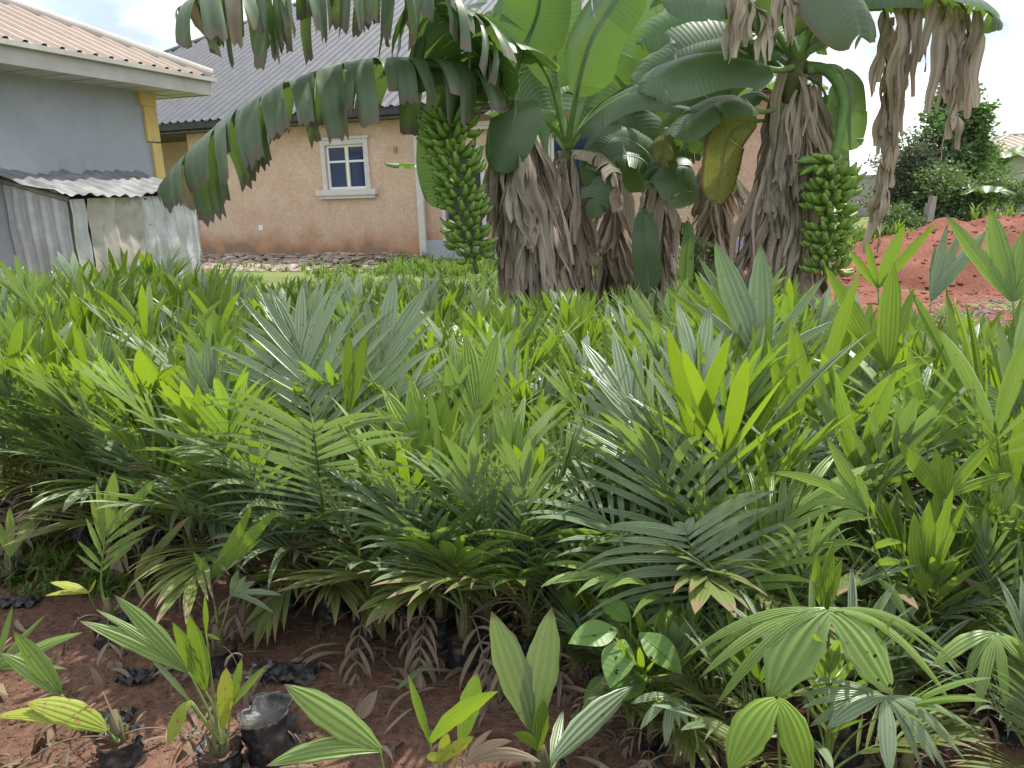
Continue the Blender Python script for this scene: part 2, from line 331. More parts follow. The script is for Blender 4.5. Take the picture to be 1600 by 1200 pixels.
KINDS = {}
def make_seedling(look, seed, nf=8):
    rnd = random.Random(seed)
    root = thing('oil_palm_seedling', '', 'palm seedling'); ch = []
    ch.append(obj('grow_bag', bag_mesh(rnd), [M['bag'], M['soil']], root))
    ch.append(obj('stem', stem_mesh(rnd, .18, .11), M['stem'], root))
    az0 = rnd.uniform(0, 2*PI); top = 0; crown = V((0, 0, .2))
    for k in range(nf):
        u = k/(nf-1)                       # 0 newest, 1 oldest
        az = az0+k*2.399+rnd.uniform(-.3, .3)
        el = math.radians(87-(38 if u < .85 else 50)*u+rnd.uniform(-6, 6)); ln = (.62+.22*math.sin(PI*min(1, u*1.2+.15)))*rnd.uniform(.9, 1.1)*(.95 if look != 'broad' else .8)
        o = V((math.cos(az), math.sin(az), 0))
        d0 = V((0, 0, 1))*math.sin(min(PI/2*.98, el+.25))+o*math.cos(min(PI/2*.98, el+.25))
        d1 = V((0, 0, 1))*math.sin(el-.25-.4*u)+o*math.cos(el-.25-.4*u)
        rp = bez(crown, crown+d0*ln*.5, crown+d0*ln*.5+d1*ln*.5, 14)
        young = u < .22
        if look == 'feathery':
            mk = 'new' if (young and rnd.random() < .55) else ('mature' if rnd.random() < .75 else 'mid')
            if u > .85: mk = 'old'
            if young: mb = frond(rp, 'pinnate', rnd.randint(5, 8), .34, .032, .55, FM(mk), droop=.25, ta=14, ba=34, rnd=rnd)
            else: mb = frond(rp, 'pinnate', rnd.randint(11, 15), rnd.uniform(.34, .44), .020, .32, FM(mk), droop=rnd.uniform(.4, 1.0), ta=16, ba=62, rnd=rnd)
        elif look == 'broad':
            mk = ('new' if rnd.random() < .6 else 'mid') if young else rnd.choice(['mid', 'mature', 'mature', 'mature'])
            if u > .85: mk = 'old'
            if rnd.random() < .45 or young: mb = frond(rp, 'bifid', rnd.choice([0, 1, 2, 3]), rnd.uniform(.34, .46), rnd.uniform(.05, .07), .5, FM(mk), droop=rnd.uniform(.2, .7), ta=rnd.uniform(10, 20), rnd=rnd)
            else: mb = frond(rp, 'pinnate', rnd.randint(6, 9), rnd.uniform(.32, .42), .025, .36, FM(mk), droop=rnd.uniform(.3, .9), ta=15, ba=50, termw=2.4, rnd=rnd)
        else:  # lush
            mk = 'new' if u < .3 else rnd.choice(['mid', 'mid', 'mature'])
            if u > .85: mk = 'old'
            if young: mb = frond(rp, 'bifid', 2, .46, .07, .5, FM(mk), droop=.2, ta=13, rnd=rnd)
            elif mk == 'new': mb = frond(rp, 'pinnate', rnd.randint(6, 9), rnd.uniform(.38, .46), .026, .45, FM(mk), droop=rnd.uniform(.2, .5), ta=10, ba=38, termw=1.6, rnd=rnd)
            else: mb = frond(rp, 'pinnate', rnd.randint(9, 12), rnd.uniform(.34, .42), .024, .32, FM(mk), droop=rnd.uniform(.3, .9), ta=15, ba=54, rnd=rnd)
        top = max(top, max(v[2] for v in mb.v)) if False else max(top, sorted(v[2] for v in mb.v)[int(len(mb.v)*.97)])
        ch.append(obj('frond', mb, FM(mk, 'petiole'), root))
    for k in range(3):
        az = rnd.uniform(0, 2*PI); o = V((math.cos(az), math.sin(az), 0)); c = crown-V((0, 0, .04)); ln = rnd.uniform(.3, .45)
        rp = bez(c, c+o*ln*.6+V((0, 0, .16)), c+o*ln-V((0, 0, rnd.uniform(.05, .2))), 10)
        mb = frond(rp, 'pinnate', rnd.randint(4, 6), .19, .017, .45, FM('dead'), droop=4.5, rr=.004, jit=4, ta=25, ba=60, rnd=rnd)
        ch.append(obj('dry_frond', mb, FM('dead', 'dead'), root))
    kids[root.name] = ch; root['_h'] = top
    return root, top

# ================= GROUND =================
def sheet(name, x0, x1, y0, y1, nx, ny, zf, m):
    mb = MB(); rows = []
    for j in range(ny+1):
        y = y0+(y1-y0)*j/ny; rows.append([mb.vert((x0+(x1-x0)*i/nx, y, zf(x0+(x1-x0)*i/nx, y))) for i in range(nx+1)])
    mb.grid([r[::-1] for r in rows][::-1] if False else rows, 0)
    return tag(obj(name, mb, m), kind='structure')
def gz(x, y):
    f = max(0, 1-abs(y-3)/9)
    return (.035*noise.noise(V((x*1.3, y*1.3, 0)))+.022*noise.noise(V((x*5, y*5, 3)))+.008*noise.noise(V((x*17, y*17, 3))))*f-.01
sheet('ground', -7, 7, .2, 9, 200, 130, gz, M['soil'])
mbg = MB()
rr = []
gx = [-900, -200, -40, -7, 7, 40, 200, 900]; gy = [-300, -20, .2, 9, 12, 16, 30, 80, 300, 1500]
idx = [[mbg.vert((x, y, -.012)) for x in gx] for y in gy]
for j in range(len(gy)-1):
    for i in range(len(gx)-1):
        if gx[i] == -7 and gy[j] == .2: continue
        mbg.face((idx[j][i], idx[j][i+1], idx[j+1][i+1], idx[j+1][i]))
tag(obj('outer_ground', mbg, M['grassy'], smooth=False), kind='structure')

def moundz(x, y):
    cx, cy = 9.6, 13.2
    dx = (x-cx)/(4.6 if x < cx else 7); dy = (y-cy)/(3.6 if y < cy else 3.0)
    r = math.hypot(dx, dy)
    h = max(0, 1-r*r)**.8*.95 if r < 1 else 0
    nz = noise.noise(V((x*.8, y*.8, 5)))*.22+noise.noise(V((x*2.5, y*2.5, 1)))*.10+noise.noise(V((x*9, y*9, 1)))*.03
    gul = abs(noise.noise(V((x*1.1+y*.3, y*.35, 8))))*.25+.08*abs(noise.noise(V((x*4, y*3, 2))))
    return h*(1+nz*1.1-gul*1.2)*.97+(nz*.2+.035*noise.noise(V((x*14, y*14, 4))))*(1 if r < 1.05 else max(0, 2-r))
rk = random.Random(91)
mz = sheet('red_soil_mound', 3.6, 17, 7.4, 17, 170, 120, lambda x, y: moundz(x, y), M['mound'])

def bladeclump(mb, x, y, z, h, n, wd, rnd, spread=.5):
    for _ in range(n):
        a = rnd.uniform(0, 2*PI); o = V((math.cos(a), math.sin(a), 0)); hh = h*rnd.uniform(.5, 1.1); s = V((-o.y, o.x, 0))*wd
        p = V((x+rnd.uniform(-.05, .05), y+rnd.uniform(-.05, .05), z)); q = p+V((0, 0, hh*.6))+o*hh*spread*.35; r = p+V((0, 0, hh*rnd.uniform(.6, 1)))+o*hh*spread
        t = rnd.random(); i = [mb.vert(p-s, (0, 0), t), mb.vert(p+s, (1, 0), t), mb.vert(q+s, (1, .5), t), mb.vert(q-s, (0, .5), t), mb.vert(r, (.5, .8), t)]
        mb.face(i[:4]); mb.face((i[3], i[2], i[4]))
mb = MB()
def stone(mb, c, r, rnd):
    sx, sy, sz = r*rnd.uniform(.7, 1.4), r*rnd.uniform(.7, 1.4), r*rnd.uniform(.4, .8); a = rnd.uniform(0, PI)
    rows = []
    for k, (zz, rrr) in enumerate(((-.7, .5), (0, 1), (.6, .65))):
        row = []
        for i in range(6):
            t = a+i*PI/3; q = rnd.uniform(.8, 1.2); row.append(mb.vert(c+V((math.cos(t)*sx*rrr*q, math.sin(t)*sy*rrr*q, zz*sz))))
        rows.append(row)
    mb.grid(rows, 0, True); mb.face(rows[-1])
for _ in range(2600):
    x, y = rk.uniform(4.4, 14), rk.uniform(8, 15.5); stone(mb, V((x, y, moundz(x, y))), rk.uniform(.012, .045)*(2.2 if rk.random() < .05 else 1), rk)
tag(obj('soil_clods', mb, M['mound'], smooth=False), 'loose clods of red earth lying on the red soil mound', 'soil clods', kind='stuff')
M['weed'] = leafmat('weed_leaf', (.07, .14, .03), (.16, .24, .06), (.3, .5, .05), .35, .5, .3, stripes=1, wave=0, tip=2, bump=0)
rw = random.Random(11); mb = MB()
for _ in range(3300):
    px = rw.uniform(270, 1100); Y = rw.uniform(9.2, 18.3); p = at(px, 300, Y); 
    if noise.noise(V((p.x*.6, Y*.6, 2))) < -.12: continue
    if Y > 16.3 and rw.random() < .8: continue
    bladeclump(mb, p.x, Y, 0, rw.uniform(.1, .34)*(1.3 if px > 600 else .8), 7, .012, rw)
tag(obj('weeds', mb, M['weed']), 'low green weeds and grass between the nursery bed and the peach house', 'weeds', kind='stuff')
mb = MB()
for _ in range(900):
    x = rw.uniform(4.6, 17); y = rw.uniform(14.6, 22)
    bladeclump(mb, x, y, max(0, moundz(x, y)) if y < 17 and x > 3.6 else 0, rw.uniform(.15, .5), 9, .018, rw)
tag(obj('tall_grass', mb, M['weed']), 'green grass growing behind the red soil mound', 'grass', kind='stuff')
mb = MB()
for _ in range(150):
    px = rw.uniform(-60, 250); py = rw.uniform(835, 925); p = gr(px, py); bladeclump(mb, p.x, p.y, gz(p.x, p.y), rw.uniform(.03, .09), 9, .006, rw, 1.1)
tag(obj('ground_weeds', mb, M['weed']), 'tiny green weeds on the soil at the left edge of the bed', 'weeds', kind='stuff')
# rubble strip at the foot of the house
M['rubble'] = plain('rubble_stone', None, None, 3, .9, bump=.4, stops=[(.3, (.2, .13, .1)), (.5, (.36, .28, .22)), (.7, (.5, .45, .4))])
rb = random.Random(5); mb = MB()
def stone(mb, c, r, rnd):
    sx, sy, sz = r*rnd.uniform(.7, 1.4), r*rnd.uniform(.7, 1.4), r*rnd.uniform(.4, .8); a = rnd.uniform(0, PI)
    rows = []
    for k, (zz, rrr) in enumerate(((-.7, .5), (0, 1), (.6, .65))):
        row = []
        for i in range(6):
            t = a+i*PI/3; q = rnd.uniform(.8, 1.2); row.append(mb.vert(c+V((math.cos(t)*sx*rrr*q, math.sin(t)*sy*rrr*q, zz*sz))))
        rows.append(row)
    mb.grid(rows, 0, True); mb.face(rows[-1])
PHI = math.radians(22); HU = V((math.cos(PHI), -math.sin(PHI), 0)); HN = V((math.sin(PHI), math.cos(PHI), 0)); HO = gr(665, 403); HO.z = 0
def H(t, off, z): return HO+HU*t+HN*off+V((0, 0, z))
for _ in range(2600):
    t = rb.uniform(-8.5, 1.2); off = -rb.uniform(.25, 2.6)-.7*rb.random(); hgt = .22*max(0, 1-abs(-off-1.1)/1.6)*(.6+.6*noise.noise(V((t*.9, off, 0)))+.3)
    if t > -1.5 and rb.random() < .5+.2*(t+1.5): continue
    stone(mb, H(t, off, hgt*rb.random()), rb.uniform(.03, .11), rb)
tag(obj('rubble', mb, M['rubble'], smooth=False), 'strip of pale broken stones along the foot of the peach house', 'rubble', kind='stuff')

# ================= BUILDINGS =================
def wallmat(name, c1, c2, dirt=None, dz=.8, sc_=1.2, patch=None, bump=.25, mot=1.0):
    m, t, n, l, b = nmat(name)
    tc = n.new('ShaderNodeTexCoord'); nz = n.new('ShaderNodeTexNoise'); nz.inputs['Scale'].default_value = sc_; nz.inputs['Detail'].default_value = 8; nz.inputs['Distortion'].default_value = 1.2
    l.new(tc.outputs['Object'], nz.inputs[0]); r = ramp(n, [(.3, c1), (.7, c2)]); l.new(nz.outputs[0], r.inputs[0]); col = r.outputs[0]
    n5 = n.new('ShaderNodeTexNoise'); n5.inputs['Scale'].default_value = 7; n5.inputs['Detail'].default_value = 6; n5.inputs['Distortion'].default_value = 2.5*mot; l.new(tc.outputs['Object'], n5.inputs[0])
    r5 = ramp(n, [(.35, (1-.12*mot,)*3), (.65, (1+.1*mot,)*3)]); l.new(n5.outputs[0], r5.inputs[0]); col = mixn(n, l, 1.0, col, r5.outputs[0], 'MULTIPLY')
    if dirt:
        sp = n.new('ShaderNodeSeparateXYZ'); l.new(tc.outputs['Object'], sp.inputs[0])
        n6 = n.new('ShaderNodeTexNoise'); n6.inputs['Scale'].default_value = 1.7; n6.inputs['Detail'].default_value = 8; l.new(tc.outputs['Object'], n6.inputs[0])
        ma = n.new('ShaderNodeMath'); ma.operation = 'MULTIPLY_ADD'; ma.inputs[1].default_value = -1.1; l.new(n6.outputs[0], ma.inputs[0]); l.new(sp.outputs[2], ma.inputs[2])
        rd = ramp(n, [(0, (1, 1, 1)), (.28, (.75, .75, .75)), (.5, (0, 0, 0))]); 
        mm = n.new('ShaderNodeMath'); mm.operation = 'MULTIPLY_ADD'; mm.inputs[1].default_value = 1/(dz*1.9); mm.inputs[2].default_value = .42; l.new(ma.outputs[0], mm.inputs[0]); l.new(mm.outputs[0], rd.inputs[0])
        col = mixn(n, l, rd.outputs[0], col, dirt)
        if patch:
            m3 = n.new('ShaderNodeMath'); m3.operation = 'MULTIPLY_ADD'; m3.inputs[1].default_value = 1/(dz*.9); m3.inputs[2].default_value = .62; l.new(ma.outputs[0], m3.inputs[0])
            r3 = ramp(n, [(0, (1, 1, 1)), (.26, (1, 1, 1)), (.31, (0, 0, 0))]); l.new(m3.outputs[0], r3.inputs[0]); col = mixn(n, l, r3.outputs[0], col, patch)
    l.new(col, b.inputs['Base Color']); b.inputs['Roughness'].default_value = .9; b.inputs['Specular IOR Level'].default_value = .2
    bp = n.new('ShaderNodeBump'); bp.inputs['Strength'].default_value = bump; bp.inputs['Distance'].default_value = .01; l.new(n5.outputs[0], bp.inputs['Height']); l.new(bp.outputs[0], b.inputs['Normal'])
    return m
M['peach'] = wallmat('peach_render', (.60, .41, .295), (.68, .505, .38), (.46, .21, .095), 1.15, patch=(.34, .23, .165))
M['greywall'] = wallmat('grey_cement_render', (.36, .385, .43), (.48, .50, .545), sc_=.7, bump=.05, mot=.35)
M['trim'] = plain('cream_trim', (.60, .56, .53), (.72, .68, .65), 6, .8, bump=.1)
M['white'] = plain('white_frame', (.8, .8, .82), (.88, .88, .88), 5, .4, bump=0)
M['darkwood'] = plain('dark_fascia', (.035, .035, .04), (.07, .065, .065), 5, .6, bump=.1)
M['soffit'] = plain('soffit_strip', (.10, .09, .08), (.18, .16, .14), 7, .8, bump=.1)
M['roofgrey'] = plain('grey_roof_sheet', (.075, .08, .095), (.11, .115, .13), 2.5, .62, bump=.05, spec=.25)
M['roofbeige'] = plain('beige_roof_sheet', (.34, .265, .21), (.44, .36, .30), 1.6, .5, bump=.05)
M['beigetrim'] = plain('beige_metal_trim', (.42, .39, .35), (.55, .52, .48), 3, .5, bump=.1)
M['yellow'+'_paint'] = plain('yellow_paint', (.62, .44, .16), (.72, .54, .22), 5, .7, bump=.1)
M['zinc'] = plain('zinc_sheet', None, None, 3.5, .42, bump=.25, metal=.35, stops=[(.3, (.5, .49, .47)), (.5, (.62, .62, .62)), (.62, (.74, .74, .73)), (.75, (.5, .46, .4))])
M['zincroof'] = plain('dull_zinc_roof', None, None, 4, .65, bump=.3, metal=.1, stops=[(.3, (.16, .155, .15)), (.5, (.24, .24, .24)), (.65, (.33, .33, .33)), (.78, (.20, .165, .14))])
M['zincbrown'] = plain('weathered_zinc', None, None, 5, .6, bump=.4, metal=.15, stops=[(.3, (.36, .33, .28)), (.55, (.55, .51, .44)), (.75, (.36, .29, .22))])
M['rawwood'] = plain('grey_timber', (.26, .22, .18), (.42, .38, .33), 9, .85, bump=.3)
m, t, n, l, b = nmat('window_glass'); b.inputs['Base Color'].default_value = (.015, .032, .085, 1); b.inputs['Roughness'].default_value = .06; b.inputs['Specular IOR Level'].default_value = .6; M['glass'] = m
M['louvre'] = plain('window_interior_blue', (.02, .035, .09), (.06, .09, .18), 6, .6)
M['yellowedge'] = plain('yellow_strip', (.6, .45, .1), (.65, .5, .12), 5, .6, bump=0)

def hmat():   # house frame matrix
    m = Matrix((HU.to_4d(), HN.to_4d(), V((0, 0, 1, 0)), V((0, 0, 0, 1)))).transposed(); m.translation = HO; 
    for i in range(3): m[3][i] = 0
    m[3][3] = 1; return m
hm = Matrix.Translation(HO) @ Matrix.Rotation(-PHI, 4, 'Z')
house = thing('peach_house', 'peach rendered bungalow with a dark grey corrugated hip roof behind the banana plants', 'house')
house.matrix_world = hm
def wallholes(mb, x0, x1, z0, z1, holes, y=0, th=.22):
    """front wall in the x-z plane with rectangular openings, real thickness"""
    xs = sorted({x0, x1, *[h[0] for h in holes], *[h[1] for h in holes]}); zs = sorted({z0, z1, *[h[2] for h in holes], *[h[3] for h in holes]})
    inh = lambda x, z: any(h[0] < x < h[1] and h[2] < z < h[3] for h in holes)
    for a, b_ in zip(xs[:-1], xs[1:]):
        for c, d in zip(zs[:-1], zs[1:]):
            if inh((a+b_)/2, (c+d)/2): continue
            i = [mb.vert(p) for p in ((a, y, c), (b_, y, c), (b_, y, d), (a, y, d))]; mb.face(i)
    for h in holes:
        for (p, q) in (((h[0], h[2]), (h[1], h[2])), ((h[1], h[2]), (h[1], h[3])), ((h[1], h[3]), (h[0], h[3])), ((h[0], h[3]), (h[0], h[2]))):
            i = [mb.vert(v) for v in ((p[0], y, p[1]), (p[0], y+th, p[1]), (q[0], y+th, q[1]), (q[0], y, q[1]))]; mb.face(i)
TW = 3.24
win = (-2.62, -1.5, 1.68, 2.74); win2 = (3.2, 4.6, 1.0, 2.7)
mb = MB(); wallholes(mb, -6.95, 0.0, -.1, TW, [win])
i = [mb.vert(p) for p in ((-6.95, 0, -.1), (-6.95, 2.2, -.1), (-6.95, 2.2, TW), (-6.95, 0, TW))]; mb.face(i[::-1])
obj('wall', mb, M['peach'], house, smooth=False)
mb = MB(); wallholes(mb, .0, 8.1, -.1, TW, [(.55, 1.5, 0.35, 2.45), win2], y=.14)
i = [mb.vert(p) for p in ((0, 0, -.1), (0, .14, -.1), (0, .14, TW), (0, 0, TW))]; mb.face(i)
i = [mb.vert(p) for p in ((8.1, .14, -.1), (8.1, 12, -.1), (8.1, 12, TW), (8.1, .14, TW))]; mb.face(i)
obj('wall', mb, M['peach'], house, smooth=False)
mb = MB(); wallholes(mb, -14, -6.95, -.1, TW, [], y=2.2); i = [mb.vert(p) for p in ((-14, 2.2, -.1), (-14, 12, -.1), (-14, 12, TW), (-14, 2.2, TW))]; mb.face(i)
obj('wall', mb, M['peach'], house, smooth=False)
mb = MB(); mb.box((-13.9, 12, -.1), (8.0, 12.2, TW)); obj('wall', mb, M['peach'], house, smooth=False)
def rim(mb, a, x0, x1, z0, z1, wd, y0, y1):
    mb.box((x0-wd, y0, z0), (x0, y1, z1)); mb.box((x1, y0, z0), (x1+wd, y1, z1)); mb.box((x0-wd, y0, z1), (x1+wd, y1, z1+wd))
wf = thing('window', None, None); wf.parent = house
mb = MB(); x0, x1, z0, z1 = win; rim(mb, 0, x0, x1, z0, z1, .12, -.05, .03); mb.box((x0-.18, -.08, z1+.121), (x1+.18, .03, z1+.18)); obj('surround', mb, M['trim'], wf, False)
mb = MB(); mb.box((x0-.3, -.14, z0-.14), (x1+.3, .03, z0-.001)); mb.box((x0-.24, -.1, z0-.22), (x1+.24, .03, z0-.142)); obj('sill', mb, M['trim'], wf, False)
mb = MB(); y = .03; xm = (x0+x1)/2
mb.box((x0, y, z0), (x0+.06, y+.08, z1)); mb.box((x1-.06, y, z0), (x1, y+.08, z1)); mb.box((x0+.06, y, z0), (x1-.06, y+.08, z0+.06)); mb.box((x0+.06, y, z1-.06), (x1-.06, y+.08, z1)); mb.box((xm+.0, y-.01, z0+.06), (xm+.07, y+.08, z1-.06))
for (a, b_) in ((x0+.06, xm-.03), (xm+.07, x1-.06)): mb.box((a, y+.01, z1-.42), (b_, y+.07, z1-.37))
obj('frame', mb, M['white'], wf, False)
mb = MB(); mb.box((xm-.03, y+.0, z0+.06), (xm-.0, y+.07, z1-.06)); obj('mullion', mb, M['yellowedge'], wf, False)
mb = MB(); mb.box((x0+.05, y+.04, z0+.05), (x1-.05, y+.055, z1-.05)); obj('pane', mb, M['glass'], wf, False)
wf['label'] = 'white framed window with blue dark panes and moulded cream surround'
w2 = thing('window', None, None); w2.parent = house; x0, x1, z0, z1 = win2
mb = MB(); rim(mb, 0, x0, x1, z0, z1, .14, .09, .16); mb.box((x0, .19, z0), (x0+.07, .25, z1)); mb.box((x1-.07, .19, z0), (x1, .25, z1)); obj('frame', mb, M['white'], w2, False)
mb = MB(); mb.box((x0+.07, .2, z0), (x1-.07, .22, z1)); obj('pane', mb, M['glass'], w2, False)
dd = thing('door', None, None); dd.parent = house
mb = MB(); mb.box((.57, .24, .36), (1.48, .3, 2.44)); obj('leaf', mb, M['darkwood'], dd, False); mb = MB(); rim(mb, 0, .55, 1.5, .35, 2.45, .1, .10, .17); obj('frame', mb, M['trim'], dd, False)
mb = MB(); mb.box((-.12, -.05, .0), (.05, .02, 2.98)); obj('pilaster', mb, M['trim'], house, False)
mb = MB(); mb.box((-.12, -.06, 2.98), (3.0, .12, 3.07)); mb.box((-.06, -.03, 2.9), (3.0, .12, 2.978)); obj('cornice', mb, M['trim'], house, False)
mb = MB(); mb.box((.05, .02, -.1), (8, .12, .42)); obj('plinth', mb, M['greywall'], house, False)
mb = MB(); mb.box((-7.08, -.06, 0), (-6.9, .04, 1.5)); obj('drain_pipe', mb, M['trim'], house, False)
mb = MB(); mb.box((-4.9, -.02, .7), (-4.76, .0, .84)); obj('socket_box', mb, M['white'], house, False)
mb = MB(); mb.box((-.68, -.05, 2.5), (-.6, .0, 2.62)); obj('wall_lamp', mb, M['rawwood'], house, False)
# corrugated roof on a general plane
def corr(mb, O_, A, B, Nn, poly, pitch=.2, amp=.02, trap=True, m=0, nb=6):
    """A: along the eave, B: up slope; poly: (lo(a), hi(a)) slope extents; a range"""
    a0, a1, lo, hi = poly; k = max(2, int((a1-a0)/pitch*6)); rows = [[] for _ in range(nb+1)]
    for i in range(k+1):
        a = a0+(a1-a0)*i/k; ph = (a/pitch) % 1
        z = amp*(1 if ph < .18 else (-1 if .32 < ph < .86 else (1-2*(ph-.18)/.14 if ph < .32 else -1+2*(ph-.86)/.14))) if trap else amp*math.sin(2*PI*ph)
        l0, h0 = lo(a), hi(a)
        for j in range(nb+1):
            b = l0+(h0-l0)*j/nb; rows[j].append(mb.vert(O_+A*a+B*b+Nn*z))
    mb.grid(rows, m)
RP = math.radians(29); ZE = 3.50; X0 = -16.2; X1 = 8.7; DEP = 15.6
def hiproof(parent, X0, X1, Y0, Y1, ze, pitch, mat, cap, corrp=.2, amp=.022, name='roof'):
    W = (Y1-Y0)/2; cp = math.cos(pitch); tp = math.tan(pitch)
    mb = MB()
    for (O_, A, Bh, Ln) in ((V((X0, Y0, ze)), V((1, 0, 0)), V((0, 1, 0)), X1-X0), (V((X0, Y1, ze)), V((0, -1, 0)), V((1, 0, 0)), Y1-Y0), (V((X1, Y0, ze)), V((0, 1, 0)), V((-1, 0, 0)), Y1-Y0), (V((X1, Y1, ze)), V((-1, 0, 0)), V((0, -1, 0)), X1-X0)):
        B = Bh*cp+V((0, 0, math.sin(pitch))); Nn = A.cross(B).normalized(); Wd = min(W, Ln/2) if True else W
        corr(mb, O_, A, B, Nn, (0, Ln, lambda a: -.03, lambda a, Ln=Ln: max(.01, min(a, Ln-a, W)/cp)), corrp, amp)
    r = obj(name, mb, mat, parent, False)
    mb = MB(); P = [V((X0, Y0, ze)), V((X0+W, Y0+W, ze+W*tp)), V((X1-W, Y0+W, ze+W*tp)), V((X1, Y0, ze)), V((X0, Y1, ze)), V((X1, Y1, ze))]
    for a, b_ in ((0, 1), (1, 2), (2, 3), (4, 1), (5, 2)):
        q = [P[a]+V((0, 0, .03)), P[b_]+V((0, 0, .03))]; mb.tube(q, .07, 6, 0, True, .6)
    obj('ridge_cap', mb, cap, parent)
    return r
hiproof(house, X0, X1, -.62, DEP, ZE, RP, M['roofgrey'], M['roofgrey'], .26, .026)
mb = MB(); mb.box((X0+.02, -.6, ZE-.2), (X1-.02, -.56, ZE-.03)); mb.box((X0+.02, -.559, ZE-.29), (X0+.06, DEP-.1, ZE-.03)); mb.box((X1-.06, -.559, ZE-.29), (X1-.02, DEP-.1, ZE-.03)); obj('fascia', mb, M['darkwood'], house, False)
mb = MB()
for k in range(10):
    mb.box((X0+.07, -.555+k*.27, ZE-.27+.002), (X1-.07, -.555+k*.27+.24, ZE-.25))
obj('soffit', mb, M['soffit'], house, False)

# grey house
GA = at(332, 147, 11.0); GU = V((.299, .954, 0)).normalized(); GN = V((GU.y, -GU.x, 0))     # GN towards us/right
gzb = GA.z; yaw = math.atan2(GU.y, GU.x)
gh = thing('grey_house', 'grey rendered house with a beige corrugated roof and a yellow corner at the left edge', 'house')
# local frame: x = -GU (towards camera), y = -GN (into the house); origin at the corner of the roof on the ground
gm = Matrix(((-GU.x, -GN.x, 0, GA.x), (-GU.y, -GN.y, 0, GA.y), (0, 0, 1, 0), (0, 0, 0, 1)))
gh.matrix_world = gm
OV = .55
mb = MB(); mb.box((OV+.0, OV, -.1), (12, OV+.2, gzb+.02)); mb.box((OV, OV+.2, -.1), (OV+.2, 9, gzb+.02)); mb.box((OV+.2, 8.8, -.1), (12, 9, gzb+.02)); obj('wall', mb, M['greywall'], gh, False)
mb = MB()
zz = gzb-.0
for (z0, z1, wd) in ((2.32, 2.75, .17), (1.83, 2.3, .11), (1.45, 1.8, .15), (.9, 1.42, .15), (-.1, .88, .15)):
    mb.box((OV-.05, OV-.04, z0), (OV+wd, OV-.001, z1)); mb.box((OV-.05, OV+.0, z0), (OV-.001, OV+.3, z1))
mb.box((OV-.05, OV-.05, 2.752), (OV+.22, OV-.001, gzb+.01)); mb.box((OV-.05, OV+.0, 2.752), (OV-.001, OV+.35, gzb+.01))
obj('corner_quoin', mb, M['yellow_paint'], gh, False)
FH = .17
hiproof(gh, -.02, 13, -.02, 9.4, gzb+FH+.05, math.radians(25), M['roofbeige'], M['beigetrim'], .22, .02)
mb = MB(); mb.box((0, 0, gzb-.02), (12.9, .03, gzb+FH)); mb.box((0, .031, gzb-.02), (.03, 9.3, gzb+FH)); mb.box((-.05, -.06, gzb+FH-.02), (12.9, -.001, gzb+FH+.03)); mb.box((-.05, .0, gzb+FH-.02), (-.001, 9.3, gzb+FH+.03)); obj('fascia', mb, M['beigetrim'], gh, False)
mb = MB()
for k in range(34): mb.box((.18+k*.37, -.012, gzb+.09), (.24+k*.37, -.001, gzb+FH-.025))
obj('dirt_streak', mb, M['soffit'], gh, False) if False else None
mb = MB()
for k in range(60): mb.box((.06+k*.2, .035, gzb-.012+(.006 if k % 2 else 0)), (.06+k*.2+.19, OV-.001, gzb+.004))
for k in range(44): mb.box((.032, OV+.04+k*.2, gzb-.012), (OV-.001, OV+.04+k*.2+.18, gzb+.004))
obj('soffit', mb, M['beigetrim'], gh, False)

# tin shed leaning on the grey wall : local x toward the camera along the wall, y toward us
shed = thing('tin_shed', 'low lean-to shed of dented corrugated zinc sheets against the grey house wall', 'shed')
sm_ = Matrix(((-GU.x, GN.x, 0, 0), (-GU.y, GN.y, 0, 0), (0, 0, 1, 0), (0, 0, 0, 1)))
so_ = GA-GN*OV-GU*OV; so_.z = 0; sm_.translation = so_; shed.matrix_world = sm_
def shl(px, py_z, off):   # local x for a pixel column on the plane at distance off from the wall
    d = ray(px, 340); P0 = so_+GN*off; k = ((P0-CO).dot(GN))/d.dot(GN); p = CO+d*k; return (p-P0).dot(-GU)
SW = .85
sx0 = shl(303, 0, SW); sx1 = shl(112, 0, SW)
def sheetcorr(mb, P, U, W_, nrm, L_, Hh, pitch, amp, rnd, dent=.012, trap=True, rise=0):
    k = int(L_/pitch*8); rows = []
    for j in range(11):
        row = []
        for i in range(k+1):
            a = L_*i/k; ph = (a/pitch) % 1; z = amp*(1 if ph < .15 else (-.3 if ph > .3 else .35)) if trap else amp*math.sin(2*PI*ph)
            q = P+U*a+W_*((Hh+rise*a/L_)*j/10); z += dent*noise.noise(q*4.5+V((rnd, 0, 0)))*1.6
            row.append(mb.vert(q+nrm*z))
        rows.append(row)
    mb.grid(rows)
X = V((1, 0, 0)); Yv = V((0, 1, 0)); Z = V((0, 0, 1)); zf = 1.66; zb = 1.86
SL = sx1-sx0
mb = MB(); sheetcorr(mb, V((sx0, SW, 0)), X, Z, Yv, SL*.49, zf-.03, .17, .014, 3, .03); obj('front_sheet', mb, M['zinc'], shed)
mb = MB(); sheetcorr(mb, V((sx0+SL*.495, SW+.03, 0)), X, Z, Yv, SL*.40, zf-.035, .19, .012, 9, .03); obj('door_panel', mb, M['zincbrown'], shed)
mb = MB(); sheetcorr(mb, V((sx0+SL*.90, SW, 0)), X, Z, Yv, SL*.10, zf-.04, .16, .012, 5, .02); obj('front_sheet', mb, M['zinc'], shed)
mb = MB(); sheetcorr(mb, V((sx1+.01, SW, 0)), -Yv, Z, X, SW-.02, zf-.0, .17, .016, 7, .02, True, .26); obj('side_sheet', mb, M['zinc'], shed)
